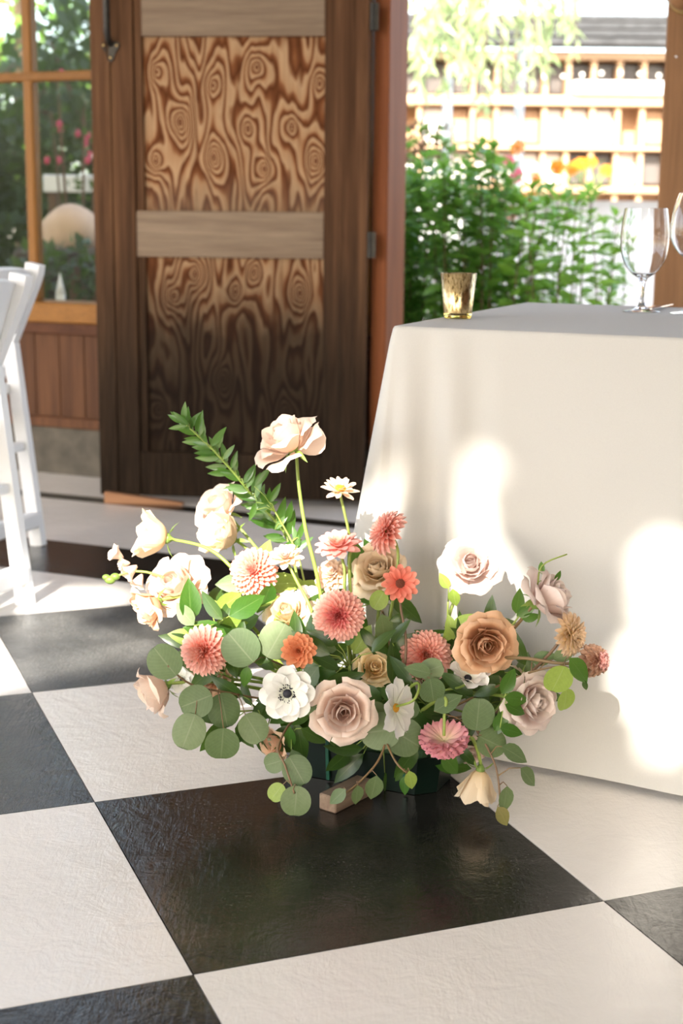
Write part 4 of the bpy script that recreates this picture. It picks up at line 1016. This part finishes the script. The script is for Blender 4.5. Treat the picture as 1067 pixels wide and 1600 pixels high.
# ---- roses and lisianthus
rose('rose', 'tall pale peach rose standing high above the arrangement on a long bare stem', 445, 682, 92, 2.45, (-.5, .78, .25), 'pale', 'rose', stem=[(500, 925, 2.43), (478, 830, 2.44), (467, 760, 2.45)], droop_petal=((.1, .3, .9), 1.75), H=.95)
rose('rose', 'pale peach rose half hidden behind the arching ruscus branch', 342, 790, 66, 2.60, (-.45, .6, .4), 'pale', 'bud')
rose('lisianthus', 'glowing cream lisianthus in front of the arching ruscus branch', 352, 838, 76, 2.55, (-.55, .35, .5), 'cream', 'lisi', cat='lisianthus', H=.75)
rose('lisianthus', 'cream trumpet shaped lisianthus nodding towards the folding chairs', 245, 838, 76, 2.50, (-.95, .22, .15), 'cream', 'lisi', cat='lisianthus', stem=[(420, 960, 2.44), (360, 885, 2.46), (320, 855, 2.48)], H=.80)
rose('rose', 'large sunlit white rose at the left of the arrangement', 273, 912, 90, 2.44, (-.35, .5, .6), 'pale', 'full', stem=[(400, 985, 2.43), (345, 945, 2.44)])
rose('rose', 'peach rose drooping left below the large sunlit white rose', 232, 948, 62, 2.40, (-.75, -.35, .45), 'peach', 'bud', stem=[(380, 980, 2.42), (300, 935, 2.42)])
rose('rose', 'wilted cream rose at the lower left above the white square', 243, 1080, 70, 2.34, (-.8, -.35, .35), 'pale', 'bud', stem=[(420, 1080, 2.4), (330, 1065, 2.36)])
rose('rose', 'open blush rose facing forward below the white anemone', 536, 1112, 84, 2.20, (.0, .15, 1), 'blush', 'rose', inner='blush')
rose('rose', 'overexposed pale rose standing alone before the tablecloth', 735, 880, 82, 2.36, (-.1, .45, .8), 'lilac', 'full', stem=[(690, 1010, 2.38), (705, 950, 2.37)])
rose('rose', 'tan coffee coloured rose with a tight swirled centre', 760, 1008, 84, 2.24, (.1, .12, 1), 'tan', 'full', inner='tan')
rose('rose', 'white rose facing right below the dark brown stem', 836, 1098, 84, 2.20, (.55, .15, .8), 'lilac', 'full', H=.95)
rose('rose', 'pale blush rose turned up at the right of the tan rose', 862, 930, 90, 2.24, (.75, .55, .25), 'lilac', 'rose', stem=[(740, 1050, 2.3), (800, 985, 2.27)], stemmat='brown_stem', H=1.05)
rose('lisianthus', 'cream lisianthus hanging upside down near the floor', 748, 1220, 66, 2.235, (-.12, -1, .1), 'cream', 'lisi', cat='lisianthus', stem=[(725, 1150, 2.24), (742, 1162, 2.235)], H=1.05)
rose('rose', 'small yellow rose tucked among leaves in the middle', 585, 1042, 54, 2.30, (.1, .5, .8), 'yellow', 'rose')
rose('rose', 'sunlit peach rose behind the red zinnia', 588, 888, 74, 2.44, (-.15, .6, .7), 'cream', 'full')
rose('rose', 'shaded peach rose behind the left pink dahlia', 325, 1058, 62, 2.40, (-.4, .1, .8), 'peach', 'rose')
rose('rose', 'blush rose peeping out behind the hanging pink zinnia', 735, 1178, 50, 2.33, (.2, -.5, .7), 'blush', 'rose')
rose('rose', 'little peach rose peeping out left of the tray', 428, 1162, 44, 2.30, (-.6, -.1, .7), 'peach', 'bud')
rose('rose', 'sunlit white rose among the stems in the centre', 448, 955, 66, 2.42, (-.2, .6, .6), 'cream', 'full')
rose('rose', 'cream rose in the shadowed right middle behind the side-on anemone', 800, 1070, 50, 2.33, (.3, .3, .8), 'cream', 'rose')
# ---- dahlias
dahlia('dahlia', 'large pink dahlia facing forward at the heart of the arrangement', 528, 964, 84, 2.27, (-.05, .12, 1), 'dahlia', 'dahlia_in', 150)
dahlia('dahlia', 'pink dahlia at the left beside the round eucalyptus leaves', 313, 1018, 82, 2.32, (-.35, .15, .9), 'dahlia', 'coral', 130)
dahlia('dahlia', 'coral dahlia half hidden behind eucalyptus below the pale rose', 668, 1022, 84, 2.31, (.1, .45, .85), 'dahlia', 'coral', 130)
dahlia('dahlia', 'sunlit coral dahlia facing left at the top of the arrangement', 592, 824, 76, 2.43, (-.72, .42, .12), 'dahlia', 'dahlia', 130, maxang=128, stem=[(610, 960, 2.4), (622, 870, 2.41)])
dahlia('dahlia', 'coral dahlia washed out by sun at the left of the stems', 393, 893, 78, 2.42, (-.2, .3, .9), 'coral', 'dahlia', 120)
dahlia('dahlia', 'buttery cream dahlia at the right end below the pale blush rose', 900, 992, 72, 2.19, (.72, .12, .6), 'butter', 'butter', 110, stem=[(760, 1120, 2.28), (815, 1065, 2.24), (860, 1020, 2.2)], stemmat='brown_stem')
# ---- zinnias and scabiosa
dahlia('zinnia', 'small pale peach zinnia raised on a green stem beside the tablecloth', 532, 762, 60, 2.45, (.1, .85, .35), 'creamz', 'creamz', 34, .55, cat='zinnia', disc='pollen', hollow=.25, w=.17, cup=.3, maxang=98, stem=[(546, 900, 2.43), (548, 850, 2.44)])
dahlia('zinnia', 'pink zinnia below the small raised peach zinnia', 528, 848, 74, 2.42, (-.1, .9, .35), 'pinkz', 'coral', 46, .6, cat='zinnia', w=.24, cup=.35, maxang=100, stem=[(540, 950, 2.4), (538, 890, 2.41)])
dahlia('zinnia', 'cream zinnia on a slanting stem left of the big pink dahlia', 446, 868, 58, 2.40, (-.1, .88, .4), 'creamz', 'pinkz', 40, .6, cat='zinnia', w=.24, cup=.3, maxang=98, stem=[(492, 970, 2.36), (462, 905, 2.39)])
dahlia('zinnia', 'round orange zinnia left of the big pink dahlia', 467, 1016, 58, 2.22, (.05, .42, .9), 'orange', 'orange', 52, .8, cat='zinnia', w=.27, cup=.45, maxang=92, Lmin=.3)
daisy('zinnia', 'single coral red zinnia on a dark bending stem', 625, 912, 62, 2.31, (.05, .35, .9), 'redz', 12, 2, .22, 'zdisc', .26, 'zinnia', stem=[(628, 1060, 2.3), (634, 1000, 2.3), (626, 950, 2.31)], stemmat='brown_stem', a=(.25, .0))
dahlia('zinnia', 'hot pink zinnia hanging face down beside the tray', 694, 1166, 84, 2.20, (.05, -.9, -.22), 'hotpink', 'hotpink', 150, .8, cat='zinnia', w=.19, cup=.6, maxang=124, ruf=.10, Lmin=.5, calyx=False, stem=[(690, 1090, 2.22), (694, 1120, 2.2)])
dahlia('scabiosa', 'brownish pink drying bloom at the far right end', 945, 1033, 56, 2.165, (.8, .1, .45), 'brownpink', 'pinkz', 110, 1.25, cat='flower', w=.24, cup=.7, maxang=150, calyx=False, stem=[(760, 1040, 2.28), (810, 1028, 2.22), (880, 1037, 2.18)], stemmat='brown_stem', ruf=.08)
dahlia('stock_flower', 'pale peach clustered bloom below the pink zinnia', 516, 893, 56, 2.46, (-.2, .6, .6), 'creamz', 'pale', 54, 1.1, cat='flower', w=.3, cup=.5, maxang=118, ruf=.08)
# ---- anemones and cosmos
daisy('anemone', 'white anemone with a dark blue-black centre facing forward', 449, 1083, 92, 2.20, (-.02, .12, 1), 'white', 8, 2, .40, 'anther', .2, 'anemone', a=(.3, .0), ruf=.03, dark_ring=True)
daisy('anemone', 'white anemone seen side-on below the tan rose', 730, 1062, 80, 2.25, (.15, .75, .45), 'white', 7, 2, .40, 'anther', .2, 'anemone', a=(.75, .2), ruf=.05, dark_ring=True, skip=((0, 0), (1, 0)))
daisy('anemone', 'small white anemone in shade under the left pink dahlia', 285, 1062, 48, 2.36, (-.2, .4, .8), 'white', 7, 2, .40, 'anther', .2, 'anemone', a=(.4, .0), dark_ring=True)
daisy('anemone', 'sunlit white anemone glimpsed among the stems', 480, 938, 52, 2.45, (-.1, .6, .7), 'white', 7, 2, .40, 'anther', .2, 'anemone', a=(.4, .0), dark_ring=True)
daisy('cosmos', 'white cosmos with yellow centre turned sideways above the tray', 616, 1106, 98, 2.19, (.82, .16, .5), 'white', 8, 1, .36, 'pollen', .15, 'cosmos', a=(.12, .05), ruf=.035, stem=[(640, 1075, 2.26), (655, 1070, 2.2), (645, 1095, 2.17)], notch=.03)
# ---- snapdragon tip with buds
b = fbase(P(300, 900, 2.45)); t = new_flower('snapdragon', 'pale pink snapdragon tip with green buds reaching farthest left', 'snapdragon', b)
pth = stem_to(t, b, P(172, 906, 2.44), V((-1, 0, 0)), .0022, pts=[P(330, 940, 2.44), P(250, 900, 2.44), P(205, 893, 2.44)])
for (px, py, s, dx, dz) in ((185, 868, 15, -.8, .6), (206, 890, 17, -.6, -.4), (218, 905, 15, -.3, -.6), (196, 880, 12, -.9, .1)):
    c = P(px, py, 2.44)-b; sc = s*mpx(2.44)
    Mx = Matrix.Translation(c) @ face(axis(dx, dz, .4)) @ Matrix.Scale(sc, 4)
    for k in range(5):
        me = pget(('snap', k % 2), lambda: wrap_petal('petal', [(.12, -.6), (.45, -.2), (.4, .5), (.95, .8)], .8, PM['pale'], .1, 0, k, 4, 4)); put('petal', me, t, Mx @ Matrix.Rotation(k*1.2566, 4, 'Z'))
for (px, py, s) in ((172, 906, 7), (180, 901, 6), (166, 902, 5)): MB().ball(P(px, py, 2.44)-b, s*mpx(2.44), 2, (1.3, 1, 1)).build('bud', M['calyx'], t, None, True)

# ---- eucalyptus and other foliage
E_ = 'eucalyptus_sprig'
sprig(E_, 'eucalyptus sprig with large round leaves spreading over the white square at left', 'eucalyptus', [(440, 1100, 2.36), (370, 1085, 2.3), (300, 1070, 2.26), (262, 1040, 2.24)],
      [(257, 1034, 58, 130, 'round', 2.24, -.2, .1), (306, 1096, 54, 200, 'round', 2.25, .1, .2), (295, 1143, 60, 250, 'round2', 2.24, -.1, .3), (350, 1110, 58, 280, 'round2', 2.28, .3, -.2), (347, 1163, 56, 265, 'round', 2.24, .1, .1), (396, 1138, 52, 300, 'round2', 2.25, .2, 0)])
sprig(E_, 'eucalyptus sprig with two broad pale leaves left of the orange zinnia', 'eucalyptus', [(470, 1060, 2.34), (420, 1030, 2.3)],
      [(376, 1012, 62, 130, 'round', 2.26, -.1, .35), (432, 1000, 62, 60, 'round2', 2.27, .1, .5), (384, 1058, 36, 260, 'oval', 2.27, .1, .1)])
sprig(E_, 'eucalyptus sprig hanging over the black square left of the wood block', 'eucalyptus', [(470, 1120, 2.3), (435, 1165, 2.2), (445, 1195, 2.17), (460, 1240, 2.14)],
      [(428, 1192, 34, 200, 'round', 2.18, -.5, .1), (464, 1204, 52, 300, 'round2', 2.17, .1, .1), (432, 1238, 32, 230, 'yel_round', 2.15, -.3, .3), (462, 1252, 50, 265, 'round', 2.14, .0, .2)])
sprig(E_, 'trailing eucalyptus with narrow leaves over the wood block', 'eucalyptus', [(600, 1150, 2.24), (590, 1190, 2.18), (550, 1232, 2.15), (528, 1240, 2.14)],
      [(584, 1232, 50, 260, 'euc_oval', 2.15, .1, .1), (558, 1243, 38, 268, 'euc_oval', 2.14, .5, .1), (527, 1245, 38, 225, 'euc_oval', 2.13, -.3, .3)])
sprig(E_, 'short yellow-green sprig hanging before the tray', 'eucalyptus', [(600, 1150, 2.24), (618, 1190, 2.17), (636, 1208, 2.16)],
      [(642, 1220, 38, 280, 'yel_oval', 2.155, .1, .1), (632, 1228, 34, 265, 'oval', 2.17, -.4, 0), (622, 1215, 24, 230, 'dark', 2.18)])
sprig(E_, 'grey eucalyptus leaves spreading below the white cosmos', 'eucalyptus', [(600, 1120, 2.26)],
      [(594, 1142, 66, 190, 'round2', 2.215, -.2, .4), (632, 1152, 62, 330, 'round', 2.22, .3, .3), (585, 1120, 50, 150, 'round', 2.24, -.1, .3), (475, 1104, 54, 215, 'euc_oval', 2.215, -.5, .4)])
sprig(E_, 'eucalyptus sprig with small round leaves before the coral dahlia', 'eucalyptus', [(655, 1085, 2.3), (658, 1065, 2.22), (640, 1052, 2.2)],
      [(653, 1047, 44, 165, 'euc_oval', 2.2, 0, .9), (675, 1079, 42, 280, 'round', 2.2, .1, .1), (674, 1046, 40, 20, 'round2', 2.22, .1, .5), (640, 1110, 32, 250, 'round', 2.24)])
sprig(E_, 'eucalyptus sprig drooping to the floor at the right of the tray', 'eucalyptus', [(720, 1120, 2.28), (750, 1150, 2.2), (775, 1200, 2.17), (782, 1262, 2.15)],
      [(747, 1117, 54, 85, 'round', 2.19, .1, .1), (768, 1160, 52, 330, 'round2', 2.19, .3, .3), (805, 1178, 50, 330, 'euc_oval', 2.17, .3, .8), (826, 1214, 44, 310, 'euc_oval', 2.16, .6, .5), (790, 1250, 46, 265, 'euc_oval', 2.15, .4, 0), (786, 1276, 38, 300, 'dry', 2.145, .3, .2), (700, 1098, 52, 30, 'euc_oval', 2.2, -.3, .6)])
sprig(E_, 'yellow-green leaf pair under the brown stem at the right', 'eucalyptus', [(760, 1080, 2.28), (830, 1050, 2.2), (880, 1040, 2.16)],
      [(872, 1062, 50, 250, 'yel_round', 2.14, .1, .1), (906, 1048, 56, 310, 'oval', 2.14, .3, .3), (884, 1094, 38, 270, 'yel_round', 2.16, .6, 0), (914, 1072, 24, 280, 'dark', 2.15), (850, 1028, 40, 20, 'euc_oval', 2.22, 0, .6), (882, 1022, 40, 30, 'euc_oval', 2.21, .2, .5)])
sprig(E_, 'upright grey eucalyptus leaves right of the big pink dahlia', 'eucalyptus', [(610, 1040, 2.34), (600, 960, 2.34)],
      [(592, 938, 32, 60, 'yel_round', 2.33, .1, .3), (600, 985, 56, 280, 'euc_oval', 2.32, .5, .2), (566, 1000, 54, 60, 'yel_oval', 2.33, .2, .4), (625, 965, 34, 20, 'dark', 2.32)])
sprig('leaf_sprig', 'green leaflets below the overexposed pale rose', 'leaves', [(690, 1010, 2.36), (700, 940, 2.35)],
      [(694, 908, 30, 120, 'yel_oval', 2.34), (710, 935, 34, 280, 'yel_oval', 2.34), (705, 980, 40, 100, 'yel_oval', 2.34), (725, 972, 44, 40, 'yel_oval', 2.34), (702, 990, 34, 240, 'yel_oval', 2.34)], mat='stem')
sprig('leaf_sprig', 'pointed green leaves left of the turned-up blush rose', 'leaves', [(760, 1040, 2.28), (790, 990, 2.26), (835, 930, 2.25), (846, 885, 2.25), (886, 866, 2.25)],
      [(810, 940, 40, 80, 'oval', 2.25, .2, .2), (822, 955, 34, 30, 'oval', 2.25), (846, 887, 20, 95, 'oval', 2.25), (872, 900, 18, 60, 'oval', 2.25), (830, 965, 30, 10, 'oval', 2.25)], mat='stem', r=.0014)
sprig('leaf_sprig', 'narrow glossy leaves left of the white rose at the right', 'leaves', [(740, 1130, 2.3), (790, 1090, 2.2), (800, 1050, 2.18)],
      [(795, 1065, 46, 60, 'oval', 2.17), (808, 1092, 44, 350, 'oval', 2.17), (806, 1108, 40, 335, 'oval', 2.17), (784, 1125, 44, 60, 'oval', 2.18), (800, 1142, 40, 345, 'oval', 2.17), (770, 1140, 46, 200, 'dark', 2.2)], mat='stem')
# arching ruscus branch
rl = []
rp_ = [(450, 845), (425, 808), (395, 775), (362, 735), (330, 700), (300, 672), (286, 660)]
for i in range(62):
    f = i/61*(len(rp_)-1.001); k = int(f); u = f-k; x = rp_[k][0]*(1-u)+rp_[k+1][0]*u; y = rp_[k][1]*(1-u)+rp_[k+1][1]*u
    side = 1 if i % 2 else -1
    ang = 133 - rf.uniform(5, 85) if side > 0 else 133 + rf.uniform(-5, 55)
    L = rf.uniform(30, 48)*(1-.25*i/61); a = math.radians(ang)
    rl.append((x+math.cos(a)*L*.55, y-math.sin(a)*L*.55, L, ang, 'rusc', 2.57+rf.uniform(-.03, .03), rf.uniform(-.6, .6), rf.uniform(-.2, .6)))
sprig('ruscus_branch', 'arching ruscus branch with glossy pointed leaves rising against the door', 'ruscus', [(470, 930, 2.5)] + [(x, y, 2.57) for x, y in rp_], rl, .0022, 'stem')
rl = []
for (x, y, a) in ((470, 830, 70), (462, 838, 110), (430, 770, 60), (452, 800, 75), (440, 815, 50), (410, 745, 50), (418, 790, 20), (475, 850, 40), (455, 850, 200), (395, 800, 250)): rl.append((x, y, rf.uniform(30, 40), a, 'rusc', 2.53))
sprig('ruscus_branch', 'shorter ruscus tip left of the tall rose stem', 'ruscus', [(480, 930, 2.48), (462, 860, 2.52), (430, 800, 2.53)], rl, .0018, 'stem')
# dark filler leaves through the body of the arrangement
fill = [('dark glossy leaves under the big pink dahlia', 545, 1040, 2.30, 16, 75), ('dark glossy leaves between the white anemone and the blush rose', 500, 1090, 2.29, 14, 70), ('dark glossy leaves above the tray in the shadow', 600, 1160, 2.29, 14, 90), ('dark glossy leaves behind the eucalyptus at lower left', 400, 1110, 2.33, 16, 85),
        ('dark glossy leaves beside the hanging pink zinnia', 740, 1110, 2.32, 16, 85), ('dark glossy leaves behind the white cosmos', 640, 1090, 2.32, 16, 80), ('dark leaves below the sunlit white rose', 340, 985, 2.40, 14, 75), ('sunlit leaves among the stems left of centre', 420, 930, 2.46, 16, 80),
        ('sunlit leaves among the stems right of centre', 560, 930, 2.46, 14, 80), ('leaves behind the tan rose', 740, 1010, 2.36, 14, 80), ('leaves behind the white rose at right', 815, 1060, 2.31, 12, 70), ('dark leaves low at the left of the tray', 455, 1150, 2.30, 12, 60),
        ('dark leaves behind the round orange zinnia', 470, 1045, 2.33, 14, 80), ('leaves under the left pink dahlia', 350, 1050, 2.37, 12, 70), ('dark leaves over the right end of the tray', 680, 1180, 2.29, 10, 55), ('leaves between the coral dahlia and the cosmos', 620, 1030, 2.33, 14, 75)]
for lab, px, py, D, n, sp in fill:
    ls = []
    for k in range(n):
        a = rf.uniform(0, 360); r = sp*math.sqrt(rf.random()); x = px+r*math.cos(math.radians(a)); y = py-r*.8*math.sin(math.radians(a))
        ls.append((x, y, rf.uniform(42, 72), a+rf.uniform(-40, 40), rf.choice(('dark', 'dark', 'oval', 'dark', 'euc_oval')) if py > 1000 else rf.choice(('oval', 'yel_oval', 'oval', 'dark', 'euc_oval')), D+rf.uniform(-.05, .06), rf.uniform(-.8, .8), rf.uniform(-.2, 1)))
    sprig('leaf_sprig', lab, 'leaves', [(px, py, D)], ls, .002, 'stem')
